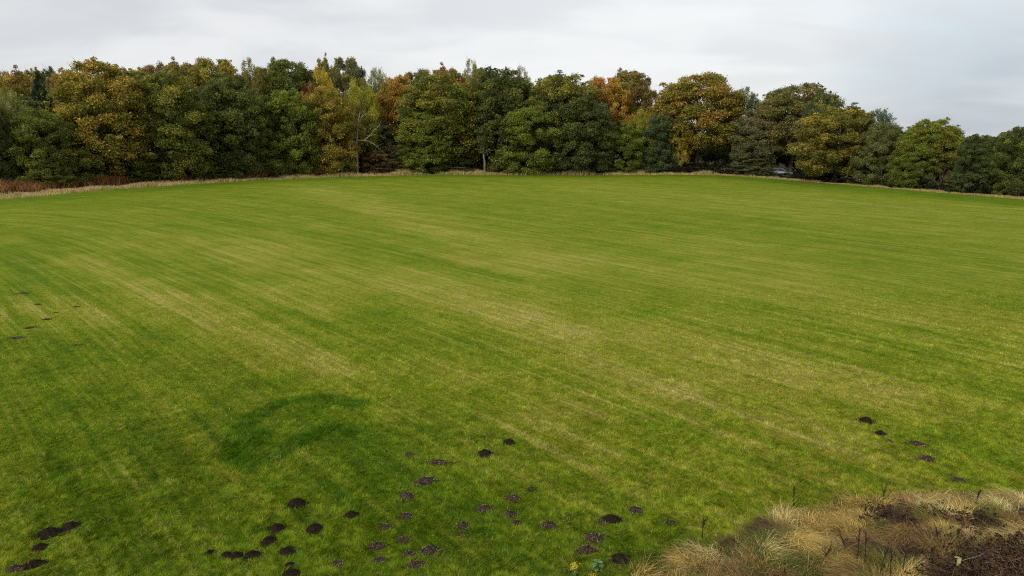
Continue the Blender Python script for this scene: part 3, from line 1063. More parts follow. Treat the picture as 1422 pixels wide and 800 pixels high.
TREES = [
    # ---- front and middle, left to right
    ('dense', -70, 110, 50, 8, DARKG, OLIVE, 0.3, 'dark green tree cut off by the left edge, hidden behind others'),
    ('dense', 3, 132, 20, 6, DARKG, GREYG, 0.35, 'deep shaded grey green tree at the very left edge of the picture'),
    ('birch', 29, 116, 25, 8, MIDG, PALE, 0.55, 'pale light green birch with thin whitish stem near the left edge', 'birch_tree'),
    ('dense', 66, 145, 34, 5, GREEN, MIDG, 0.4, 'low mid green tree in front of the dark pine'),
    ('pine', 73, 94, 17, 16, (0.018, 0.038, 0.018), DARKG, 0.3, 'bluish dark pine left of the big golden oak', 'pine_tree'),
    ('oak', 149, 80, 55, 6, OLIVE, GOLD, 0.48, 'huge golden olive oak with its bare trunk visible at the base', 'oak_tree'),
    ('dense', 112, 170, 30, 5, GREEN, OLIVE, 0.4, 'low leafy green tree skirting the golden oak on its left'),
    ('dense', 241, 93, 53, 5, GREEN, OLIVE, 0.42, 'big round green tree with yellowish clumps, right of the golden oak'),
    ('dense', 331, 98, 46, 5, DARKG, GREEN, 0.45, 'broad very dark green tree between two brighter green ones'),
    ('dense', 404, 118, 38, 4, GREEN, MIDG, 0.5, 'pointed bright leafed green tree next to the orange topped one'),
    ('dense', 460, 116, 34, 5, OLIVE, GOLD, 0.5, 'olive yellow tree with an orange crown top, left of the dead tree'),
    ('birch', 505, 102, 30, 10, OLIVE, YG, 0.55, 'greenish yellow tree arching above the bare dead tree'),
    ('dense', 522, 165, 26, 12, DARKG, GREYG, 0.4, 'dark low tree behind the dead branches'),
    ('dense', 588, 150, 36, 3.5, GREEN, MIDG, 0.55, 'low bright green tree spreading to the ground, right of the dead tree'),
    ('oak', 614, 97, 52, 6, GREEN, OLIVE, 0.52, 'large olive green tree left of the broken snag'),
    ('dense', 693, 88, 47, 9, DARKG, OLIVE, 0.35, 'tall dark green tree behind and right of the broken snag'),
    ('dense', 735, 136, 38, 4, GREEN, MIDG, 0.5, 'lower light green tree standing before the tall dark one'),
    ('oak', 778, 97, 46, 8, DARKG, OLIVE, 0.5, 'tall tree with an olive top and darker green sides near the middle'),
    ('dense', 806, 122, 43, 4, DARKG, TEAL, 0.3, 'massive very dark green tree left of the orange crown'),
    ('oak', 838, 103, 33, 11, ORNG, GOLD, 0.45, 'bright orange crown rising behind the dark green tree'),
    ('dense', 866, 165, 27, 4, GREEN, MIDG, 0.5, 'small medium green tree beneath the yellow green birch'),
    ('birch', 886, 146, 23, 6, YG, OLIVE, 0.4, 'small yellow green birch in front of the brown crowns', 'birch_tree'),
    ('dense', 917, 155, 26, 4, TEAL, DARKG, 0.4, 'bluish dark green tree right of the yellow green birch'),
    ('oak', 918, 130, 22, 10, GOLD, BROWN, 0.5, 'golden brown crown squeezed behind the bluish dark tree'),
    ('high', 966, 99, 54, 6, OLIVE, (0.27, 0.185, 0.042), 0.48, 'great golden brown oak with a raised crown', 'oak_tree'),
    ('birch', 945, 164, 15, 3, YELL, GOLD, 0.4, 'little bright golden tree before the great brown oak'),
    ('birch', 1026, 115, 29, 12, TEAL, GREEN, 0.4, 'airy bluish green tree between the great oak and the olive giant'),
    ('oak', 1046, 150, 30, 7, GREYG, BROWN, 0.35, 'dull greyish olive tree right of the great oak'),
    ('high', 1098, 114, 50, 16, (0.155, 0.150, 0.045), BROWN, 0.35, 'tall olive tree with sky showing through, above the parked car', 'oak_tree'),
    ('birch', 1062, 122, 22, 14, GREYG, BROWN, 0.5, 'sparse grey brown crown left of the tall olive tree'),
    ('oak', 1158, 145, 47, 3, (0.175, 0.165, 0.034), GOLD, 0.38, 'rounded golden olive oak right of the parked car', 'oak_tree'),
    ('birch', 1211, 146, 26, 9, TEAL, GREEN, 0.3, 'airy bluish green tree right of the rounded oak'),
    ('dense', 1222, 168, 26, 3, GREEN, GREYG, 0.5, 'greyish green tree below the bluish one on the right'),
    ('high', 1283, 163, 34, 6, OLIVE, MIDG, 0.5, 'round topped olive green tree on the right'),
    ('dense', 1265, 190, 26, 3, MIDG, GREEN, 0.5, 'low fresh green tree under the round topped one'),
    ('dense', 1306, 186, 20, 8, OLIVE, BROWN, 0.6, 'brownish yellow tree left of the dark trees at right'),
    ('dense', 1346, 183, 26, 3, DARKG, TEAL, 0.4, 'compact dark bluish green tree near the right edge'),
    ('dense', 1380, 184, 24, 5, GREEN, DARKG, 0.5, 'dark green tree between two darker ones at the right edge'),
    ('dense', 1412, 172, 28, 3, DARKG, MIDG, 0.35, 'dark green tree cut off by the right edge'),
    ('dense', 1470, 160, 36, 5, DARKG, GREEN, 0.35, 'dark tree just beyond the right edge of the picture'),
    # ---- crowns rising behind
    ('oak', 382, 88, 24, 26, BROWN, OLIVE, 0.5, 'brownish crown filling the notch right of the tall airy birch'),
    ('oak', 66, 92, 20, 34, OLIVE, BROWN, 0.5, 'olive crown far back showing beside the bluish pine tip'),
    ('oak', 170, 94, 24, 30, GOLD, OLIVE, 0.5, 'golden crown far back above the right shoulder of the golden oak'),
    ('oak', 290, 82, 24, 30, GOLD, BROWN, 0.5, 'golden brown crown far back left of the olive yellow one'),
    ('oak', 602, 92, 24, 26, OLIVE, BROWN, 0.5, 'olive brown crown far back behind the large olive green tree'),
    ('oak', 672, 90, 20, 28, OLIVE, GREEN, 0.5, 'olive crown far back under the highest thin pale crown'),
    ('oak', 8, 94, 32, 22, OLIVE, GOLD, 0.5, 'olive gold crown behind the birch at the left edge'),
    ('oak', 45, 94, 26, 26, BROWN, GOLD, 0.5, 'rusty olive crown behind, left of the pine top'),
    ('pine', 92, 88, 26, 30, DARKG, TEAL, 0.3, 'flat topped dark pine on the skyline left of the golden oak', 'pine_tree'),
    ('oak', 108, 97, 22, 20, GOLD, RUST, 0.5, 'orange tinted crown between the pine and the golden oak'),
    ('oak', 196, 92, 30, 24, OLIVE, RUST, 0.35, 'olive crown with rusty patches right behind the golden oak'),
    ('oak', 228, 83, 22, 30, BROWN, RUST, 0.5, 'reddish brown crown on the skyline above the big round green tree'),
    ('oak', 262, 80, 24, 26, BROWN, OLIVE, 0.5, 'brown olive crown on the skyline between two green trees'),
    ('oak', 312, 76, 32, 20, OLIVE, GOLD, 0.4, 'olive yellow crown above the broad dark green tree'),
    ('birch', 356, 72, 22, 16, OLIVE, BROWN, 0.45, 'tall airy olive birch with pale stems showing near its top', 'birch_tree'),
    ('oak', 409, 78, 34, 18, GREEN, DARKG, 0.4, 'green crown above the pointed bright tree'),
    ('birch', 452, 84, 24, 16, YELL, GOLD, 0.35, 'bright yellow crown above the orange topped tree'),
    ('oak', 436, 112, 16, 12, RUST, ORNG, 0.3, 'rusty orange crown between the bright green and the olive yellow trees'),
    ('oak', 456, 76, 12, 28, OLIVE, BROWN, 0.4, 'little olive brown tip peeping over the yellow crown'),
    ('oak', 486, 75, 21, 24, GREYG, OLIVE, 0.4, 'dark olive crown right of the yellow one on the skyline'),
    ('pine', 508, 88, 12, 24, (0.014, 0.03, 0.018), TEAL, 0.2, 'narrow blackish conifer tip beside the pale green birch', 'pine_tree'),
    ('birch', 529, 87, 20, 20, PALE, GREEN, 0.4, 'pale green drooping birch on the skyline', 'birch_tree'),
    ('oak', 556, 101, 23, 14, GOLD, ORNG, 0.45, 'golden orange crown between the birch and the large olive tree'),
    ('oak', 580, 94, 20, 18, GREEN, GREYG, 0.4, 'grey green crown behind the golden orange one'),
    ('oak', 627, 88, 20, 16, RUST, BROWN, 0.4, 'rust red crown top behind the large olive green tree'),
    ('birch', 655, 74, 19, 18, PALE, OLIVE, 0.5, 'highest thin pale olive crown on the skyline in the middle', 'birch_tree'),
    ('birch', 724, 83, 18, 18, PALE, BROWN, 0.3, 'airy pale olive crown right of the tall dark green tree', 'birch_tree'),
    ('oak', 755, 112, 18, 20, OLIVE, GREEN, 0.4, 'olive crown filling the dip on the skyline in the middle'),
    ('oak', 871, 94, 29, 17, BROWN, OLIVE, 0.45, 'dark brown olive crown behind the bright orange one'),
    ('oak', 826, 104, 14, 22, RUST, BROWN, 0.4, 'small rusty tip left behind the bright orange crown'),
    ('birch', 1001, 118, 18, 18, TEAL, OLIVE, 0.4, 'bluish olive crown right behind the great golden brown oak'),
    ('oak', 1130, 128, 18, 14, TEAL, OLIVE, 0.4, 'bluish green shoulder right of the tall olive tree'),
    ('oak', 1185, 150, 16, 12, OLIVE, GREEN, 0.4, 'olive crown right behind the rounded oak'),
    ('dense', 1318, 187, 12, 16, ORNG, GOLD, 0.4, 'small orange crown tip in the dip near the right edge'),
    ('dense', 1240, 178, 18, 14, BROWN, GREYG, 0.5, 'brownish crown behind the greyish green tree on the right'),
    ('dense', 1375, 200, 30, 14, GREEN, OLIVE, 0.4, 'plain green tree hidden behind the dark ones at the right edge'),
]
for T_ in TREES:
    tree(*T_)

# low shrubs along the wood's foot
SHRUBS = [
    (70, 222, 26, 3.5, GREEN, MIDG, 0.4, 'low green shrub at the foot of the pine'),
    (95, 238, 15, 2.8, GREEN, OLIVE, 0.5, 'bright low shrub bulging over the dry grass left of the oak trunk'),
    (200, 226, 22, 3.5, GREEN, DARKG, 0.4, 'dark low shrub right of the oak trunk'),
    (290, 220, 20, 3.5, GREEN, OLIVE, 0.4, 'leafy low shrub between the round green and the dark green tree'),
    (372, 222, 20, 3.5, DARKG, GREEN, 0.4, 'dark low shrub left of the pointed green tree'),
    (457, 208, 16, 3.0, ORNG, YELL, 0.5, 'yellow and orange shrub under the olive yellow tree'),
    (482, 222, 14, 3.0, MIDG, OLIVE, 0.5, 'low olive shrub beside the orange one'),
    (522, 208, 17, 4.5, (0.13, 0.065, 0.035), BROWN, 0.5, 'reddish brown shrub beneath the dead branches'),
    (545, 198, 18, 6.0, GREYG, BROWN, 0.5, 'dull grey brown shrub right of the dead branches'),
    (570, 226, 20, 3.0, MIDG, GREEN, 0.5, 'bright low shrub before the low bright green tree'),
    (640, 218, 20, 3.5, DARKG, GREEN, 0.4, 'dark shrub left of the broken snag'),
    (700, 205, 20, 3.5, DARKG, GREEN, 0.5, 'dark green shrub right of the broken snag'),
    (788, 216, 16, 3.0, BROWN, GREEN, 0.6, 'reddish green shrub at the foot of the massive dark tree'),
    (842, 215, 18, 3.0, DARKG, TEAL, 0.4, 'dark shrub between the massive dark tree and the small medium green one'),
    (898, 215, 18, 3.0, DARKG, TEAL, 0.5, 'bluish shrub under the yellow green birch'),
    (1045, 212, 26, 5.0, GREYG, DARKG, 0.4, 'wide greyish shrub under the dull olive tree'),
    (1066, 231, 10, 3.0, DARKG, GREYG, 0.5, 'small dark hedge shrub hiding the tail of the car'),
    (1135, 218, 18, 3.0, DARKG, OLIVE, 0.5, 'dark shrub under the left side of the rounded oak'),
    (1200, 222, 20, 3.0, DARKG, GREYG, 0.4, 'dark shrub under the right side of the rounded oak'),
    (1260, 236, 16, 2.5, GREEN, MIDG, 0.5, 'fresh green shrub at the field edge on the right'),
    (1330, 238, 18, 2.5, DARKG, GREYG, 0.4, 'dark hedge shrub right of the grey twiggy one'),
    (1396, 236, 14, 2.0, MIDG, PALE, 0.4, 'light leaved shrub near the right edge', ),
    (1425, 240, 18, 2.5, DARKG, GREEN, 0.4, 'dark shrub at the right edge of the picture'),
]
for (px, top, hw, off, c1, c2, sh, lab) in SHRUBS:
    tree('bush', px, top, hw, off, c1, c2, sh, lab, 'shrub', 'shrub', 'shrubs along the foot of the wood')


# ------------------------------------------------------------------ bare trees
def grow(T, p, d, L, r, depth, rnd, tips=None, kink=0.25, spread=0.6):
    seg = 4
    pts = [p.copy()]
    rad = [r]
    cur, dd = p.copy(), d.copy()
    for i in range(seg):
        dd = (dd + Vector((rnd.gauss(0, 1), rnd.gauss(0, 1), rnd.gauss(0.1, 0.8))) * kink * 0.5).normalized()
        cur = cur + dd * L / seg
        pts.append(cur.copy())
        rad.append(r * (1 - 0.5 * (i + 1) / seg))
    T.tube(pts, rad, 6 if r > 0.05 else 4)
    if depth == 0:
        return
    for k in range(rnd.choice((2, 3, 3))):
        i = rnd.randint(1, seg)
        nd = (dd + Vector((rnd.gauss(0, 1), rnd.gauss(0, 1), rnd.gauss(0.25, 0.6))) * spread).normalized()
        grow(T, pts[i], nd, L * rnd.uniform(0.55, 0.8), rad[i] * 0.62, depth - 1, rnd, None, kink, spread)


def bare(px, top, off, label, depth=4, r=0.12, mat=None, seed=3, name='bare_tree', spread=0.6, stem=0.4):
    (x, Y), t = edge_point(px, off)
    p, _ = at_y(px, top, Y)
    Hh = p[2]
    rnd = random.Random(seed)
    T = Tubes()
    n0 = Hh * stem
    T.tube([Vector((0, 0, -0.2)), Vector((0.05, 0, n0 * 0.5)), Vector((0, 0.05, n0))], [r * 1.2, r, r * 0.85], 8)
    for k in range(3):
        grow(T, Vector((0, 0, n0 * rnd.uniform(0.8, 1))), Vector((rnd.gauss(0, 0.35), rnd.gauss(0, 0.35), 1)).normalized(), Hh * (1 - stem) * 0.5, r * 0.7, depth, rnd, None, 0.22, spread)
    o = link(name, T.mesh(name, mat or M_TWIG))
    o.location = (x, Y, 0)
    tag(o, label, 'tree', 'leafless trees of the wood')
    return o


bare(903, 112, 18, 'fine leafless grey tree showing against the sky left of the great oak', 4, 0.14, M_TWIG, 5)
bare(1248, 158, 12, 'fine leafless tree tip on the skyline left of the round topped tree', 4, 0.12, M_TWIG, 8)
bare(1364, 170, 12, 'thin leafless whip rising from the dark trees near the right edge', 3, 0.07, M_TWIG, 9, spread=0.22, stem=0.5)
bare(1304, 224, 2.0, 'grey leafless twiggy bush at the field edge on the right', 5, 0.06, M_TWIG, 12, 'bare_bush', spread=0.9, stem=0.15)
bare(498, 118, 9, 'thin pale leafless stem inside the greenish yellow tree', 3, 0.10, M_PALEBARK, 21, spread=0.4)
bare(252, 245, -0.3, 'tiny dark leafless sapling standing in the dry grass strip', 2, 0.03, M_TWIG, 22, 'bare_sapling', spread=0.5)


def traced(paths, off, name, label, mat, px0):
    """a dead tree built from limbs given as photo points, spread in depth"""
    (x0, Y0), t0 = edge_point(px0, off)
    T = Tubes()
    rnd = random.Random(4)
    for pts, r0, r1, dep in paths:
        P3 = []
        for i, (a, b) in enumerate(pts):
            q = i / (len(pts) - 1)
            p, _ = at_y(a, b, Y0 + dep * q)
            P3.append(Vector((p[0] - x0, p[1] - Y0, p[2])))
        T.tube(P3, [r0 + (r1 - r0) * i / (len(P3) - 1) for i in range(len(P3))], 7)
        # twigs
        for i in range(1, len(P3)):
            if r1 < 0.06 and i >= len(P3) // 2:
                for _ in range(2):
                    e = P3[i] + Vector((rnd.gauss(0, 0.8), rnd.gauss(0, 0.8), rnd.gauss(0.2, 0.7)))
                    T.limb(P3[i], e, max(0.02, r1), 0.01, 0.03, 3, 4, rnd)
    o = link(name, T.mesh(name, mat))
    o.location = (x0, Y0, 0)
    tag(o, label, 'tree', 'leafless trees of the wood')


traced([
    ([(497, 247), (496, 225), (495, 205), (496, 190), (497, 172), (500, 155)], 0.22, 0.07, 0.4),
    ([(498, 172), (503, 162), (508, 158), (516, 160)], 0.11, 0.03, -1.0),
    ([(496, 195), (506, 195), (514, 188), (521, 180), (526, 175)], 0.13, 0.05, -1.4),
    ([(506, 195), (516, 198), (523, 203), (530, 211)], 0.11, 0.03, 0.6),
    ([(514, 188), (522, 187), (530, 190)], 0.07, 0.02, 1.0),
    ([(496, 200), (490, 196), (484, 190)], 0.08, 0.02, -0.5),
    ([(497, 180), (505, 184), (508, 178)], 0.05, 0.02, 1.0),
], 2.0, 'dead_tree', 'pale dead tree with crooked bare limbs reaching right', M_DEADWOOD, 497)
traced([
    ([(673, 243), (673, 225), (671, 210), (669, 198), (666, 191), (667, 182)], 0.24, 0.05, 0.3),
    ([(669, 200), (664, 196), (663, 190)], 0.09, 0.03, -0.6),
    ([(671, 200), (677, 197), (682, 193)], 0.06, 0.02, 0.8),
    ([(672, 213), (679, 210), (687, 208)], 0.08, 0.03, -0.7),
    ([(669, 196), (668, 186), (670, 178)], 0.05, 0.02, 0.2),
], 1.8, 'tree_snag', 'broken pale snag with short stubs before the tall dark tree', M_DEADWOOD, 672)


# ------------------------------------------------------------------ masses of foliage: wood interior and undergrowth
def along_edge(n, lo, hi, rng, x0=-110, x1=110):
    i0, i1 = np.searchsorted(EDGE_X, x0), np.searchsorted(EDGE_X, x1)
    k = rng.integers(i0, max(i1, i0 + 1), n)
    o = rng.uniform(lo, hi, n)
    return EDGE_X[k] + EDGE_NX[k] * o + rng.normal(0, 0.4, n), EDGE_Y[k] + EDGE_NY[k] * o + rng.normal(0, 0.4, n), o


def stuff_leaves(name, label, cat, C, r, per, size, c1, c2, share, seed):
    o = link(name, crown_mesh(name, C, r, per, size, seed))
    o.color = (*c1, 1)
    o['second_tone'] = [float(v) for v in c2]
    o['second_share'] = share
    tag(o, label, cat, kind='stuff')
    return o


rng = np.random.default_rng(77)
# deeper wood; its height follows the tops of the trees in front
TOPS = sorted((t[1], t[2], t[4]) for t in TREES)
x, y, o_ = along_edge(2300, 17, 34, rng, -125, 34)
col = x / (y * CP + CAM_H * SP) * FPX + 711
topz = np.interp(col, [-300, 0, 150, 420, 650, 760, 870, 960, 1010], [132, 132, 128, 125, 128, 140, 142, 150, 175])
v_ = (topz - 400) / FPX
zt = CAM_H + y / (CP - v_ * SP) * (-SP - v_ * CP)
C = np.stack([x, y, zt * rng.random(2300) ** 0.85], 1)
C[:, 2] = np.maximum(C[:, 2], 0.6)
stuff_leaves('woodland_interior', 'dense inner foliage of the wood behind the front trees', 'woodland', C, rng.uniform(1.2, 2.2, 2300), 60, 0.62, DARKG, OLIVE, 0.4, 3)
pc_ = rng.uniform(935, 1560, 1300)
pe_ = [edge_point(a_, b_)[0] for a_, b_ in zip(pc_, rng.uniform(19, 34, 1300))]
x, y = np.array(pe_)[:, 0], np.array(pe_)[:, 1]
C = np.stack([x, y, rng.uniform(0.3, 1.0, 1300) * np.interp(pc_, [935, 1150, 1250], [7.5, 7.0, 5.0])], 1)
stuff_leaves('hedge_interior', 'dense inner foliage of the tree belt beyond the lane', 'woodland', C, rng.uniform(1.0, 1.7, 1300), 60, 0.5, DARKG, GREEN, 0.4, 4)
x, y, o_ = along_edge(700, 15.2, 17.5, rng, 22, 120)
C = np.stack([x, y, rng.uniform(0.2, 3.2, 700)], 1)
stuff_leaves('lane_shade_filler', 'dark filler foliage added for shade along the far side of the lane', 'hedge', C, rng.uniform(0.45, 0.8, 700), 50, 0.28, (0.03, 0.038, 0.014), (0.05, 0.045, 0.02), 0.4, 14)  # added foliage, coloured dark so the gap behind the car reads as shade
n_ = 1500
ang_ = rng.uniform(-0.15, 1.0, n_)
dist_ = rng.uniform(240, 420, n_)
C = np.stack([np.sin(ang_) * dist_, np.cos(ang_) * dist_, rng.uniform(0, 1, n_) * (5.5 + 3.5 * vn(ang_ * 60, dist_ * 0, 1.0, 5, 2))], 1)
stuff_leaves('distant_wood', 'far dark wood glimpsed beyond the tree belt', 'woodland', C, rng.uniform(1.6, 3.0, n_), 60, 1.1, DARKG, BROWN, 0.35, 9)
# undergrowth
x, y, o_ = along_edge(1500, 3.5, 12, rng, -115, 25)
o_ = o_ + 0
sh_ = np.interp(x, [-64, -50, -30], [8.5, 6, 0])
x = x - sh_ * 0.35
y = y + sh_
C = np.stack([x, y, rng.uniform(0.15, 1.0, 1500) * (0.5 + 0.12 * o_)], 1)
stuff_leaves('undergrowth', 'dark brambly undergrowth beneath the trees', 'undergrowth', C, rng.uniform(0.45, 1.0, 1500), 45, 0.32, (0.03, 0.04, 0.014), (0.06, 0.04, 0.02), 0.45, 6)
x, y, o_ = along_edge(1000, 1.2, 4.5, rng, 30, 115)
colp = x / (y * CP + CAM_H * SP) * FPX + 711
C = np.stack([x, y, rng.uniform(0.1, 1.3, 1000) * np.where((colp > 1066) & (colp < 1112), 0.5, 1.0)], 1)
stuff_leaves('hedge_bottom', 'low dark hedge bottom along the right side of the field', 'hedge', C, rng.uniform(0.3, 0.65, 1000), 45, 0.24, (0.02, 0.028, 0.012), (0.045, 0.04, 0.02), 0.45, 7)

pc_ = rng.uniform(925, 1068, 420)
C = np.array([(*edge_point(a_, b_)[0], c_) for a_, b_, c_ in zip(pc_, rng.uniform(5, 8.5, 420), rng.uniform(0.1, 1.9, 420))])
stuff_leaves('oak_shade_filler', 'dark filler foliage added for the shade under the great golden brown oak', 'undergrowth', C, rng.uniform(0.3, 0.6, 420), 50, 0.24, (0.03, 0.036, 0.014), (0.06, 0.045, 0.02), 0.45, 17)  # added to cover the pale lane; shade under the oak is in its colour

# ------------------------------------------------------------------ tall dry grass along the edge, bracken
def strip(name, label, n, lo, hi, x0, x1, h0, h1, cols, wd, cat, seed, dens=None):
    rng = np.random.default_rng(seed)
    x, y, o_ = along_edge(n, lo, hi, rng, x0, x1)
    if dens is not None:
        k = rng.random(n) < dens(x, y, o_)
        x, y = x[k], y[k]
    n = len(x)
    nn = np.clip((vn(x, y, 0.28, seed, 3) - 0.25) * 1.7, 0, 1)
    H = (h0 + (h1 - h0) * nn) * rng.uniform(0.6, 1.2, n)
    if name != 'bracken':
        H = H * np.interp(x, [-58, -20], [0.6, 1.0])
    an = rng.uniform(0, 6.28, n)
    lean = np.stack([np.cos(an), np.sin(an)], 1) * (H * rng.uniform(0.1, 1.1, n))[:, None]
    cols = np.array(cols)
    pick = np.clip(((vn(x, y, 0.8, seed + 3, 2) * 0.9 + rng.normal(0, 0.25, n)) * len(cols)).astype(int), 0, len(cols) - 1)
    c = cols[pick] * rng.uniform(0.7, 1.3, n)[:, None]
    me = blades(name, np.stack([x, y, ground_z(x, y) - 0.02], 1), H, np.full(n, wd) * rng.uniform(0.6, 1.4, n), lean, None, M_TONE, None, 2, col=np.clip(c, 0, 1))
    tag(link(name, me), label, cat, kind='stuff')


STRAW = [(0.38, 0.29, 0.11), (0.52, 0.40, 0.16), (0.64, 0.51, 0.23), (0.72, 0.60, 0.31)]
strip('tall_dry_grass', 'tall straw coloured grass along the far edge of the field', 130000, -0.4, 2.6, -110, 46, 0.1, 1.25, STRAW, 0.042, 'dry grass', 5,
      lambda x, y, o: np.clip(0.55 + 1.2 * (vn(x, y, 0.12, 5, 2) - 0.35), 0.15, 1) * np.interp(x, [-110, 30, 46], [1, 1, 0.1]))
strip('wide_dry_grass', 'broad pale dry grass verge at the far left', 50000, 0.5, 4.2, -110, -42, 0.12, 0.5, STRAW, 0.055, 'dry grass', 15)
strip('short_dry_grass', 'thin line of dry grass along the right edge of the field', 32000, -0.2, 1.0, 30, 115, 0.1, 0.5, STRAW[:3], 0.04, 'dry grass', 25)
RUSTY = [(0.16, 0.08, 0.03), (0.34, 0.155, 0.05), (0.46, 0.22, 0.07), (0.30, 0.21, 0.09)]
strip('bracken', 'rust brown dead bracken behind the dry grass at left', 190000, 3.4, 15, -80, -30, 0.8, 2.0, RUSTY, 0.10, 'bracken', 35,
      lambda x, y, o: np.clip(2.4 * (vn(x, y, 0.09, 36, 2) - 0.32) + (x < -50) * 0.7, 0.05, 1) * np.where(x > -50, (o < 6.5), np.where(x > -58, (o > 5) & (o < 12), o > 7)))
strip('dead_bracken', 'thin brown bracken under the middle trees', 26000, 2.4, 5.0, -26, 36, 0.3, 0.9, RUSTY[:2] + [(0.09, 0.06, 0.03)], 0.09, 'bracken', 45)

# ------------------------------------------------------------------ fence posts at the left
POSTS = [(14, 'leftmost grey wooden fence post in the bracken'), (30, 'second pale wooden fence post from the left in the bracken'),
         (62, 'thin wooden fence post beneath the pine'), (185, 'lone wooden fence post right of the big oak trunk'),
         (344, 'left fence post of the close three below the dark green tree'), (357, 'middle fence post of the close three below the dark green tree'), (370, 'right fence post of the close three below the dark green tree')]
for i, (px, lab) in enumerate(POSTS):
    (x, Y), t = edge_point(px, 13.0 if px < 70 else (7.5 if px < 200 else 4.6))
    Tb = Tubes()
    hp = 1.75 if px < 100 else 1.45
    Tb.tube([(0, 0, -0.3), (0.01, 0, hp * 0.5), (0.02 * (i % 3 - 1), 0.01, hp)], [0.10, 0.095, 0.09], 8)
    Tb.tube([(0.02 * (i % 3 - 1), 0.01, hp), (0.02 * (i % 3 - 1), 0.01, hp + 0.05)], [0.09, 0.05], 8)
    o = link('fence_post', Tb.mesh('fence_post', M_POST))
    o.location = (x, Y, 0)
    o.rotation_euler = (R(2 * math.sin(i)), R(3 * math.cos(2 * i)), i)
    tag(o, lab, 'post', 'old fence posts along the wood')

# ------------------------------------------------------------------ lane, rail fence and car behind the right hand trees
lane_k = [k for k in range(len(EDGE_X)) if EDGE_X[k] > 26]
V, F = [], []
for k in lane_k:
    for o_ in (9.0, 14.5):
        V.append((EDGE_X[k] + EDGE_NX[k] * o_, EDGE_Y[k] + EDGE_NY[k] * o_, 0.09))
for i in range(len(lane_k) - 1):
    F.append((2 * i, 2 * i + 2, 2 * i + 3, 2 * i + 1))
M_ROAD = simple_mat('asphalt', (0.05, 0.05, 0.052), (0.085, 0.085, 0.088), 30, 0.75, 0.004)
tag(link('lane', mesh_py('lane', V, F, M_ROAD, False)), kind='structure')


def box(V, F, lo, hi):
    b = len(V)
    for z in (lo[2], hi[2]):
        V += [(lo[0], lo[1], z), (hi[0], lo[1], z), (hi[0], hi[1], z), (lo[0], hi[1], z)]
    F += [tuple(b + i for i in f) for f in ((3, 2, 1, 0), (4, 5, 6, 7), (0, 1, 5, 4), (1, 2, 6, 5), (2, 3, 7, 6), (3, 0, 4, 7))]


M_DARKWOOD = simple_mat('dark_fence_wood', (0.05, 0.045, 0.04), (0.11, 0.10, 0.09), 9, 0.85, 0.01)
(xa, Ya), _ = edge_point(958, 4.2)
(xb, Yb), _ = edge_point(1018, 4.2)
root = link('rail_fence', None)
root.location = (xa, Ya, 0)
root.rotation_euler.z = math.atan2(Yb - Ya, xb - xa)
L = math.hypot(xb - xa, Yb - Ya)
tag(root, 'dark wooden rail fence under the right side of the great oak', 'fence')
npst = 6
for i in range(npst):
    V, F = [], []
    X0 = L * i / (npst - 1)
    box(V, F, (X0 - 0.06, -0.06, -0.2), (X0 + 0.06, 0.06, 1.35))
    link('post', mesh_py('post', V, F, M_DARKWOOD, False), root)
for zr in (0.55, 0.95, 1.25):
    V, F = [], []
    box(V, F, (-0.1, -0.09, zr - 0.05), (L + 0.1, -0.063, zr + 0.05))
    link('rail', mesh_py('rail', V, F, M_DARKWOOD, False), root)


def paint(name, c, metallic=0.0, rough=0.3, coat=0.5):
    m, N = new_mat(name)
    t = N.node('ShaderNodeTexCoord').outputs['Object']
    n = N.noise(t, 6, 4, 0.6)
    finish(N, principled(N, N.mix(N.ramp(n, 0.4, 0.7), c, tuple(v * 0.85 for v in c)), rough, 0.5, metallic, coat=coat))
    return m


M_SILVER = paint('silver_paint', (0.27, 0.31, 0.34), 0.25, 0.3, 0.6)
M_GLASS = paint('dark_glass', (0.03, 0.04, 0.05), 0.0, 0.08, 0.0)
M_RUBBER = paint('rubber', (0.02, 0.02, 0.02), 0, 0.8, 0)
M_RIM = paint('alloy', (0.45, 0.45, 0.46), 0.7, 0.35, 0)
M_LAMP = paint('lamp_glass', (0.75, 0.76, 0.78), 0, 0.15, 0.5)
M_REDLAMP = paint('red_lamp_glass', (0.4, 0.02, 0.02), 0, 0.2, 0.5)


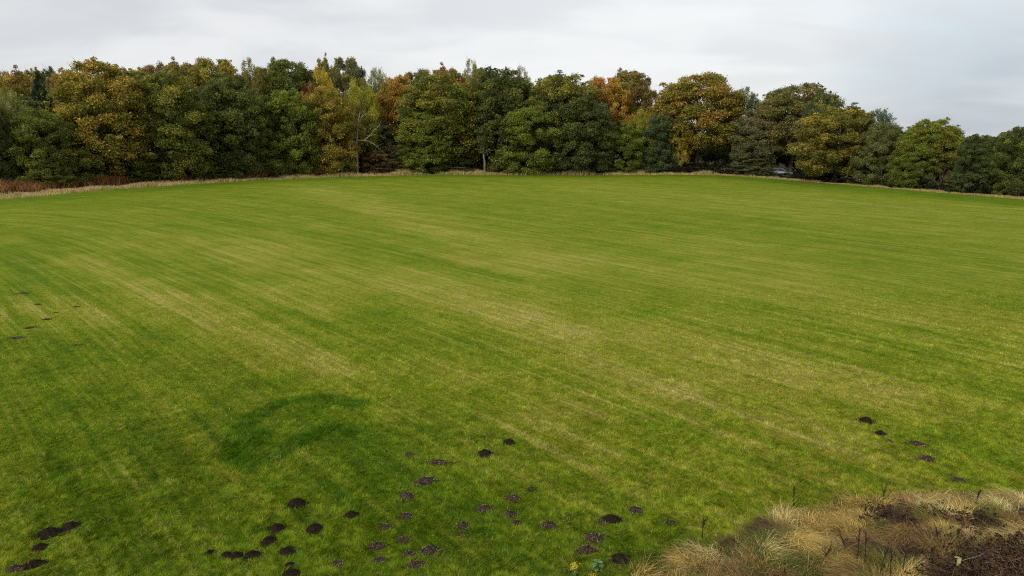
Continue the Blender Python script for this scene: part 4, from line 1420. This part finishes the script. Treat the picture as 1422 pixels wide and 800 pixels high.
def build_car(x, y, rz):
    car = link('parked_car', None)
    car.location = (x, y, 0.09)
    car.rotation_euler.z = rz
    tag(car, 'silver hatchback half hidden by the hedge beneath the tall olive tree', 'car')
    # cross-section stations along the length: x, half width low, half width high, bottom, top
    prof = [(-2.05, 0.42, 0.72, 0.30), (-2.0, 0.80, 0.95, 0.26), (-1.55, 0.86, 1.0, 0.2), (-0.6, 0.88, 0.97, 0.18), (0.55, 0.88, 0.95, 0.18), (1.05, 0.87, 0.90, 0.18), (1.6, 0.84, 0.80, 0.2), (1.98, 0.74, 0.66, 0.26), (2.08, 0.40, 0.52, 0.34)]
    V, F = [], []
    for (px_, hw, top, bot) in prof:
        ring = [(-hw * 0.9, bot), (-hw, bot + 0.18), (-hw, top - 0.14), (-hw * 0.9, top - 0.03), (0, top + 0.02), (hw * 0.9, top - 0.03), (hw, top - 0.14), (hw, bot + 0.18), (hw * 0.9, bot)]
        V += [(px_, a, b) for a, b in ring]
    m_ = 9
    for i in range(len(prof) - 1):
        for k in range(m_):
            k2 = (k + 1) % m_
            F.append((i * m_ + k, (i + 1) * m_ + k, (i + 1) * m_ + k2, i * m_ + k2))
    F.append(tuple(range(m_)))
    F.append(tuple((len(prof) - 1) * m_ + k for k in range(m_))[::-1])
    link('body', mesh_py('body', V, F, M_SILVER), car)
    # cabin glass
    V, F = [], []
    cab = [(-1.95, 0.70, 0.95, 0.955), (-1.6, 0.66, 0.95, 1.32), (-0.9, 0.64, 0.93, 1.42), (0.05, 0.64, 0.93, 1.42), (0.5, 0.68, 0.92, 1.20), (1.08, 0.76, 0.90, 0.905)]
    for (px_, hw, bot, top) in cab:
        V += [(px_, -hw - 0.12, bot), (px_, -hw + 0.02, top - 0.02), (px_, 0, top + 0.0), (px_, hw - 0.02, top - 0.02), (px_, hw + 0.12, bot)]
    for i in range(len(cab) - 1):
        for k in range(4):
            F.append((i * 5 + k, (i + 1) * 5 + k, (i + 1) * 5 + k + 1, i * 5 + k + 1))
    link('windows', mesh_py('windows', V, F, M_GLASS), car)
    V, F = [], []
    rf = [(-1.72, 0.62, 1.285), (-1.55, 0.62, 1.36), (-0.9, 0.61, 1.445), (0.05, 0.61, 1.445), (0.22, 0.60, 1.38)]
    for (px_, hw, z) in rf:
        V += [(px_, -hw, z - 0.02), (px_, 0, z + 0.01), (px_, hw, z - 0.02), (px_, hw, z - 0.05), (px_, 0, z - 0.03), (px_, -hw, z - 0.05)]
    for i in range(len(rf) - 1):
        for k in range(6):
            k2 = (k + 1) % 6
            F.append((i * 6 + k, (i + 1) * 6 + k, (i + 1) * 6 + k2, i * 6 + k2))
    F += [tuple(range(6)), tuple((len(rf) - 1) * 6 + k for k in range(6))[::-1]]
    roof = link('roof', mesh_py('roof', V, F, M_SILVER), car)
    for sy in (-1, 1):
        for a, b in (((1.06, 0.86, 0.93), (0.2, 0.63, 1.41)), ((-0.55, 0.80, 0.98), (-0.6, 0.64, 1.43)), ((-1.9, 0.80, 0.97), (-1.5, 0.64, 1.38))):
            T = Tubes()
            T.tube([(a[0], a[1] * sy, a[2]), (b[0], b[1] * sy, b[2])], [0.045, 0.04], 6)
            link('pillar', T.mesh('pillar', M_SILVER), roof)
        T = Tubes()
        T.tube([(0.75, 0.88 * sy, 1.0), (0.75, 1.02 * sy, 1.02)], [0.04, 0.09], 8)
        link('mirror', T.mesh('mirror', M_SILVER), car)
        V, F = [], []
        box(V, F, (1.86, 0.48 * sy - 0.17, 0.56), (2.06, 0.48 * sy + 0.17, 0.68))
        link('headlight', mesh_py('headlight', V, F, M_LAMP, False), car)
        V, F = [], []
        box(V, F, (-2.07, 0.60 * sy - 0.12, 0.66), (-1.98, 0.60 * sy + 0.12, 0.90))
        link('tail_light', mesh_py('tail_light', V, F, M_REDLAMP, False), car)
        for wx in (-1.28, 1.30):
            T = Tubes()
            T.tube([(wx, sy * 0.70, 0.31), (wx, sy * 0.72, 0.31), (wx, sy * 0.88, 0.31), (wx, sy * 0.90, 0.31)], [0.27, 0.31, 0.31, 0.27], 20)
            w = link('wheel', T.mesh('wheel', M_RUBBER), car)
            T = Tubes()
            T.tube([(wx, sy * 0.895, 0.31), (wx, sy * 0.915, 0.31)], [0.20, 0.17], 14)
            link('rim', T.mesh('rim', M_RIM), w)


cp = at(1084, 244.5, 0.09)
build_car(cp[0], cp[1], R(-20))

# faint pale line across the far right of the field
M_LINE, N = new_mat('worn_line')
t = N.node('ShaderNodeNewGeometry').outputs['Position']
tr = N.node('ShaderNodeBsdfTransparent')
pl = principled(N, (0.34, 0.36, 0.15), 0.9, 0.1)
mx = N.node('ShaderNodeMixShader')
N.put(mx.inputs[0], N.ramp(N.noise(t, 0.9, 4, 0.7), 0.34, 0.52, hi=0.9))
N.l.new(tr.outputs[0], mx.inputs[1])
N.l.new(pl, mx.inputs[2])
finish(N, mx.outputs[0])
V, F = [], []
pa, pb = at(1000, 263), at(1440, 307.5)
nrm = np.array((-(pb - pa)[1], (pb - pa)[0]))
nrm /= np.linalg.norm(nrm)
for i in range(161):
    q = pa[:2] + (pb - pa)[:2] * i / 160
    for s_ in (-0.13, 0.13):
        xx, yy = q[0] + nrm[0] * s_, q[1] + nrm[1] * s_
        V.append((xx, yy, float(ground_z(xx, yy)) + 0.012))
for i in range(160):
    F.append((2 * i, 2 * i + 1, 2 * i + 3, 2 * i + 2))
tag(link('worn_field_line', mesh_py('worn_field_line', V, F, M_LINE, False)), kind='structure')

# ------------------------------------------------------------------ the rough patch at the lower right
rng = np.random.default_rng(91)


def in_rough(n, lo=0.0, hi=6.0):
    xx = rng.uniform(0.5, 15, n * 6)
    yy = rng.uniform(6.5, 15.5, n * 6)
    rd = rough_dist(xx, yy)
    k = (rd > lo) & (rd < hi)
    return xx[k][:n], yy[k][:n]


def long_blades(cx, cy, per, h, spread, tone, lean_dir, lean_amt, width=0.008, seg=3):
    """blades of tussocks: returns arrays"""
    n = len(cx)
    idx = np.repeat(np.arange(n), per)
    m = len(idx)
    an = rng.uniform(0, 2 * np.pi, m)
    rr = np.abs(rng.normal(0, 1, m)) * spread[idx] * 0.75
    X = cx[idx] + np.cos(an) * rr
    Y = cy[idx] + np.sin(an) * rr
    H = h[idx] * rng.uniform(0.45, 1.15, m) * np.clip(1 - rr / (spread[idx] * 2.2), 0.35, 1)
    out = H * rng.uniform(0.0, 0.7, m)
    L = np.stack([np.cos(an) * out + np.cos(lean_dir[idx]) * lean_amt[idx] * H, np.sin(an) * out + np.sin(lean_dir[idx]) * lean_amt[idx] * H], 1)
    L = L + rng.normal(0, 0.65, (m, 2)) * H[:, None]
    c = tone[idx] * (rng.uniform(0.25, 1.6, m) ** 1.2)[:, None] * (1 + rng.normal(0, 0.06, (m, 3)))
    return X, Y, H, L, np.clip(c, 0.003, 0.9), np.full(m, width) * rng.uniform(0.6, 1.5, m)


S1, S2, S3 = np.array((0.54, 0.375, 0.105)), np.array((0.33, 0.21, 0.07)), np.array((0.66, 0.50, 0.19))
B1, G1, G2 = np.array((0.10, 0.055, 0.035)), np.array((0.13, 0.16, 0.02)), np.array((0.20, 0.19, 0.04))
cx, cy = in_rough(1050, -0.02)
nz = vn(cx, cy, 0.9, 81, 2)
nz2 = vn(cx, cy, 2.2, 82, 2)
tone = np.zeros((len(cx), 3))
for i in range(len(cx)):
    a = nz[i]
    r_ = nz2[i]
    if a < 0.40:
        c = B1 * 1.0 if r_ < 0.55 else (S2 if r_ < 0.75 else G1)
    elif a < 0.52:
        c = S2 if r_ < 0.6 else G2
    else:
        c = S1 if r_ < 0.62 else S3
    tone[i] = c
hh = 0.10 + 0.20 * nz2
ld_ = vn(cx, cy, 0.6, 83) * 12
la = 0.5 + 1.1 * rng.random(len(cx))
X, Y, H, L, c, w = long_blades(cx, cy, 260, hh, np.full(len(cx), 0.30), tone, ld_, la)
me = blades('rough_dry_grass', np.stack([X, Y, ground_z(X, Y) - 0.03], 1), H * 0.8, w, L * 1.25, None, M_TONE, None, 5, col=c, droop=rng.uniform(1.5, 2.8, len(X)))
tag(link('rough_dry_grass', me), 'matted straw coloured rough grass at the lower right', 'dry grass', kind='stuff')
# green grass in the rough's gaps and along its lip
cx, cy = in_rough(260, -0.45)
rdx = rough_dist(cx, cy)
k = (rdx < 0.25) | (vn(cx, cy, 0.9, 84, 2) > 0.62)
cx, cy = cx[k], cy[k]
tone = np.where(rng.random((len(cx), 1)) < 0.5, G1 * 0.7, G2 * 0.7)
X, Y, H, L, c, w = long_blades(cx, cy, 90, 0.10 + 0.12 * rng.random(len(cx)), np.full(len(cx), 0.25), tone, rng.uniform(0, 6, len(cx)), rng.random(len(cx)) * 0.5)
me = blades('green_rough_grass', np.stack([X, Y, ground_z(X, Y) - 0.02], 1), H, w, L, None, M_TONE, None, 3, col=c)
tag(link('green_rough_grass', me), 'longer green grass among the dry rough', 'grass', kind='stuff')

# individual pale tussocks
TUS = [(1385, 712, 0.42, 0.38, S3 * 1.15, 'bright pale straw tussock near the right edge above the dark brambles', 1.5),
       (1105, 756, 0.50, 0.36, S1 * 1.25, 'tall golden tussock combed down to the right on the front slope of the rough', -0.6),
       (1060, 770, 0.42, 0.40, S3, 'pale bleached tussock left of the tall golden one', 0.4),
       (1180, 736, 0.40, 0.36, S1, 'round golden brown tussock behind the dark stalks', 2.0),
       (1310, 745, 0.34, 0.32, (G2 + S1) * 0.7, 'yellowish green tussock left of the brambles', 1.0),
       (960, 790, 0.36, 0.36, S1, 'straw tussock at the left tip of the rough by the bottom edge', 2.6),
       (1417, 700, 0.36, 0.22, S3, 'slim pale tussock at the right edge of the picture', 1.3),
       (1262, 700, 0.36, 0.30, S2 * 1.3, 'brown tussock on the crest of the rough', 0.8)]
for (px, py, h, sp, tn, lab, ldir) in TUS:
    p = at(px, py)
    p = at(px, py, float(ground_z(p[0], p[1])))
    X, Y, H, L, c, w = long_blades(np.array([0.0]), np.array([0.0]), 1500, np.array([h * 0.62]), np.array([sp]), np.array([tn]), np.array([ldir]), np.array([1.2]))
    X0, Y0 = p[0], p[1]
    zz = ground_z(X + X0, Y + Y0) - float(ground_z(X0, Y0)) - 0.03
    me = blades('grass_tussock', np.stack([X, Y, zz], 1), H * 0.8, w, L * 1.1, None, M_TONE, None, 5, col=c, droop=rng.uniform(1.9, 2.9, len(X)))
    o = link('grass_tussock', me)
    o.location = (X0, Y0, float(ground_z(X0, Y0)))
    tag(o, lab, 'grass tussock', 'tussocks of the rough dry grass')

# dark dead dock stalks
M_DOCK = simple_mat('dead_stalk', (0.022, 0.013, 0.009), (0.06, 0.036, 0.024), 30, 0.9, 0.0)
STALKS = [(1102, 678, 703, 'lone dark stalk in the green grass left of the rough'), (1226, 680, 698, 'short dark stalk on the crest of the rough'),
          (1353, 678, 706, 'dark stalk with a thick seed head left of the bright pale tussock'), (1174, 746, 771, 'short stalk leftmost of the front row, beside the round tussock'),
          (1190, 734, 781, 'tall dark stalk, left one of the tall close pair'), (1200, 735, 786, 'tall dark stalk, right one of the tall close pair'),
          (1223, 756, 792, 'thick dark stalk in the middle of the front row'), (1236, 765, 799, 'dark stalk by the bottom edge right of the thick one'),
          (1252, 753, 797, 'tall thin dark stalk, second from the right of the front row'), (1260, 763, 790, 'thin short stalk at the right end of the front row'),
          (1326, 733, 760, 'dim stalk above the mossy post'), (1301, 733, 757, 'faint brown stalk between the tussocks'), (1141, 760, 783, 'little dark stalk at the foot of the tall golden tussock'),
          (975, 724, 748, 'faint thin stalk in the green left of the rough')]
for i, (px, top, bot, lab) in enumerate(STALKS):
    p = at(px, bot)
    z0 = float(ground_z(p[0], p[1]))
    p = at(px, bot, z0)
    q, _ = at_y(px, top, p[1])
    h = max(0.3, q[2] - z0)
    rnd = random.Random(i + 40)
    T = Tubes()
    lx, ly = rnd.uniform(-0.06, 0.06), rnd.uniform(-0.05, 0.05)
    pts = [Vector((lx * t_ * t_ * 2, ly * t_, -0.05 + (h + 0.05) * t_)) for t_ in (0, 0.3, 0.6, 1.0)]
    T.tube(pts, [0.011, 0.009, 0.007, 0.004], 6)
    st = link('stalk', T.mesh('stalk', M_DOCK))
    root = link('dock_plant', None)
    root.location = (p[0], p[1], z0)
    st.parent = root
    tag(root, lab, 'dead plant', 'dead dock stalks standing in the rough grass')
    V, F = [], []
    nb = rnd.randint(3, 6)
    T2 = Tubes()
    for b_ in range(nb):
        f = rnd.uniform(0.5, 0.9)
        s0 = Vector((lx * f * f * 2, ly * f, h * f))
        an = rnd.uniform(0, 6.28)
        e = s0 + Vector((math.cos(an) * 0.07, math.sin(an) * 0.07, 0.14)) * rnd.uniform(0.7, 1.3)
        T2.limb(s0, e, 0.004, 0.002, 0.05, 2, 4, rnd)
        for _ in range(26):
            g = rnd.random()
            c_ = s0.lerp(e, 0.2 + 0.8 * g) + Vector((rnd.gauss(0, 1), rnd.gauss(0, 1), rnd.gauss(0, 1))) * 0.008
            clod(V, F, c_, rnd.uniform(0.004, 0.009), rnd)
    for _ in range(70):
        g = rnd.uniform(0.55, 1.0)
        c_ = Vector((lx * g * g * 2, ly * g, h * g)) + Vector((rnd.gauss(0, 1), rnd.gauss(0, 1), 0)) * 0.010
        clod(V, F, c_, rnd.uniform(0.005, 0.010), rnd)
    b0 = len(V)
    V += [tuple(v) for v in T2.v]
    F += [tuple(b0 + i_ for i_ in f) for f in T2.f]
    link('seed_head', mesh_py('seed_head', V, F, M_DOCK, False), root)


# bramble thicket: canes and leaves
M_CANE = simple_mat('bramble_cane', (0.07, 0.035, 0.025), (0.22, 0.13, 0.09), 9, 0.7)


def bramble(px, py, rad, h, label, nc, nlv, seed, c1, c2):
    p = at(px, py)
    z0 = float(ground_z(p[0], p[1]))
    p = at(px, py, z0)
    rnd = random.Random(seed)
    rg = np.random.default_rng(seed)
    T = Tubes()
    tips = []
    for i in range(nc):
        an = rnd.uniform(0, 6.28)
        q = rad * math.sqrt(rnd.random())
        a = Vector((q * math.cos(an), q * math.sin(an), -0.05))
        an2 = rnd.uniform(0, 6.28)
        Lc = rnd.uniform(0.4, 1.1) * rad
        pts = []
        hz = h * rnd.uniform(0.5, 1.15)
        for k_ in range(7):
            t_ = k_ / 6
            pts.append(a + Vector((math.cos(an2 + 0.4 * t_) * Lc * t_, math.sin(an2 + 0.4 * t_) * Lc * t_, hz * math.sin(t_ * 2.3))))
        T.tube(pts, [0.007 * (1 - 0.6 * k_ / 6) for k_ in range(7)], 4)
        tips += pts[2:]
    root = link('bramble_bush', None)
    root.location = (p[0], p[1], z0)
    tag(root, label, 'bramble', 'brambles in the lower right corner')
    link('canes', T.mesh('canes', M_CANE), root)
    C = np.array([tuple(v) for v in tips])
    C = C[rg.integers(0, len(C), nlv)] + rg.normal(0, 0.05, (nlv, 3))
    C[:, 2] = np.maximum(C[:, 2], 0.02)
    lv = link('leaves', crown_mesh('leaves', C, np.full(nlv, 0.06), 8, 0.036, seed + 1), root)
    lv.color = (*c1, 1)
    lv['second_tone'] = [float(v) for v in c2]
    lv['second_share'] = 0.45


bramble(1412, 812, 0.8, 0.34, 'dark purple brown bramble thicket filling the lower right corner', 380, 1000, 1, (0.030, 0.020, 0.012), (0.080, 0.048, 0.020))
bramble(1462, 785, 0.6, 0.30, 'dark bramble clump at the right edge just below the pale tussocks', 220, 600, 2, (0.022, 0.016, 0.010), (0.06, 0.035, 0.02))
bramble(1340, 815, 0.5, 0.2, 'brown bramble clump at the bottom edge around the mossy post', 200, 500, 3, (0.03, 0.02, 0.012), (0.07, 0.045, 0.02))
bramble(1238, 724, 0.36, 0.13, 'low dark purplish clump in the middle of the rough', 70, 170, 4, (0.03, 0.022, 0.014), (0.06, 0.035, 0.025))
bramble(1288, 718, 0.34, 0.13, 'dark clump right of the crest tussock', 60, 170, 5, (0.018, 0.016, 0.009), (0.035, 0.03, 0.012))
bramble(1345, 728, 0.36, 0.12, 'flat dark clump left of the bright pale tussock', 60, 150, 6, (0.03, 0.02, 0.013), (0.06, 0.04, 0.025))

# mossy post stub with its wire
M_MOSS = simple_mat('mossy_wood', (0.22, 0.25, 0.08), (0.36, 0.38, 0.16), 25, 0.9, 0.006)
M_WIRE = simple_mat('wire', (0.25, 0.24, 0.24), (0.4, 0.38, 0.37), 30, 0.5)
p = at(1329, 796)
z0 = float(ground_z(p[0], p[1]))
p = at(1329, 796, z0)
q, tq = at_y(1329, 774, p[1])
h = q[2] - z0
root = link('post_stub', None)
root.location = (p[0], p[1], z0)
tag(root, 'mossy green broken post stub with a wire, among brambles', 'post')
T = Tubes()
T.tube([(0, 0, -0.15), (0.0, 0, h * 0.5), (0.004, 0, h * 0.97)], [0.032, 0.031, 0.030], 9)
T.tube([(0.01, 0, h * 0.95), (-0.04, 0, h * 1.0), (-0.09, -0.01, h * 1.05)], [0.018, 0.015, 0.010], 6)
link('post', T.mesh('post', M_MOSS), root)
T = Tubes()
T.tube([(0.02, 0, h * 0.75), (0.15, 0.03, h * 0.82), (0.3, 0.05, h * 0.9), (0.5, 0.12, h * 1.0)], [0.003] * 4, 5)
link('wire', T.mesh('wire', M_WIRE), root)

# flowering weeds at the bottom
M_PETAL = simple_mat('yellow_petals', (0.50, 0.38, 0.015), (0.62, 0.48, 0.03), 20, 0.7)
M_ORANGE = simple_mat('orange_leaf', (0.5, 0.22, 0.01), (0.62, 0.33, 0.02), 20, 0.7)
M_WEED = simple_mat('weed_leaf', (0.07, 0.16, 0.035), (0.16, 0.26, 0.09), 12, 0.6)


def weed(px, py, h, label, name, heads, mat_head, leaves, seed, leafsize=0.09):
    p = at(px, py)
    z0 = float(ground_z(p[0], p[1]))
    rnd = random.Random(seed)
    root = link(name, None)
    root.location = (p[0], p[1], z0)
    tag(root, label, 'weed', None)
    T = Tubes()
    for k_ in range(4):
        T.limb((0, 0, -0.02), (rnd.uniform(-0.08, 0.08), rnd.uniform(-0.05, 0.05), h * rnd.uniform(0.7, 1)), 0.006, 0.003, 0.02, 4, 5, rnd)
    link('stem', T.mesh('stem', M_WEED), root)
    V, F = [], []
    for k_ in range(leaves):
        an = rnd.uniform(0, 6.28)
        el = rnd.uniform(-0.1, 0.9)
        ls = leafsize * rnd.uniform(0.6, 1.3)
        b0 = Vector((0, 0, rnd.uniform(0.02, h * 0.75)))
        dd = Vector((math.cos(an) * math.cos(el), math.sin(an) * math.cos(el), math.sin(el)))
        sd = Vector((-math.sin(an), math.cos(an), 0))
        i0 = len(V)
        for (f, wv, dz) in ((0, 0.05, 0), (0.4, 0.38, 0.03), (0.8, 0.42, 0.0), (1.2, 0.2, -0.2), (1.5, 0.02, -0.35)):
            c_ = b0 + dd * ls * f + Vector((0, 0, dz * ls))
            V += [c_ - sd * ls * wv, c_ + Vector((0, 0, -0.08 * ls)), c_ + sd * ls * wv]
        for s_ in range(4):
            for k2 in range(2):
                F.append((i0 + s_ * 3 + k2, i0 + s_ * 3 + k2 + 1, i0 + s_ * 3 + k2 + 4, i0 + s_ * 3 + k2 + 3))
    link('leaves', mesh_py('leaves', V, F, M_WEED), root)
    if heads:
        V, F = [], []
        for _ in range(heads):
            c_ = Vector((rnd.gauss(0, 0.035), rnd.gauss(0, 0.03), h * rnd.uniform(0.55, 1.08)))
            clod(V, F, c_, rnd.uniform(0.009, 0.018), rnd)
        link('flower_head', mesh_py('flower_head', V, F, mat_head, False), root)


weed(797, 803, 0.26, 'yellow flowering weed spike at the bottom edge', 'ragwort', 60, M_PETAL, 14, 1, 0.05)
weed(829, 793, 0.24, 'broad leaved pale green weed by the bottom edge', 'leafy_weed', 0, None, 26, 2, 0.075)
weed(822, 812, 0.17, 'low weed with an orange head at the bottom edge', 'orange_weed', 40, M_ORANGE, 8, 3, 0.05)
cx = np.array([at(a, b)[0] for a, b in ((845, 795), (800, 800), (870, 792), (890, 800), (780, 805))])
cy = np.array([at(a, b)[1] for a, b in ((845, 795), (800, 800), (870, 792), (890, 800), (780, 805))])
X, Y, H, L, c, w = long_blades(cx, cy, 70, np.full(5, 0.24), np.full(5, 0.28), np.array([G2 * 0.9] * 5), rng.uniform(0, 6, 5), np.full(5, 0.4), 0.006)
me = blades('long_grass', np.stack([X, Y, ground_z(X, Y) - 0.02], 1), H, w, L, None, M_TONE, None, 3, col=c)
tag(link('long_grass', me), 'sparse long grass around the flowering weeds', 'grass', kind='stuff')
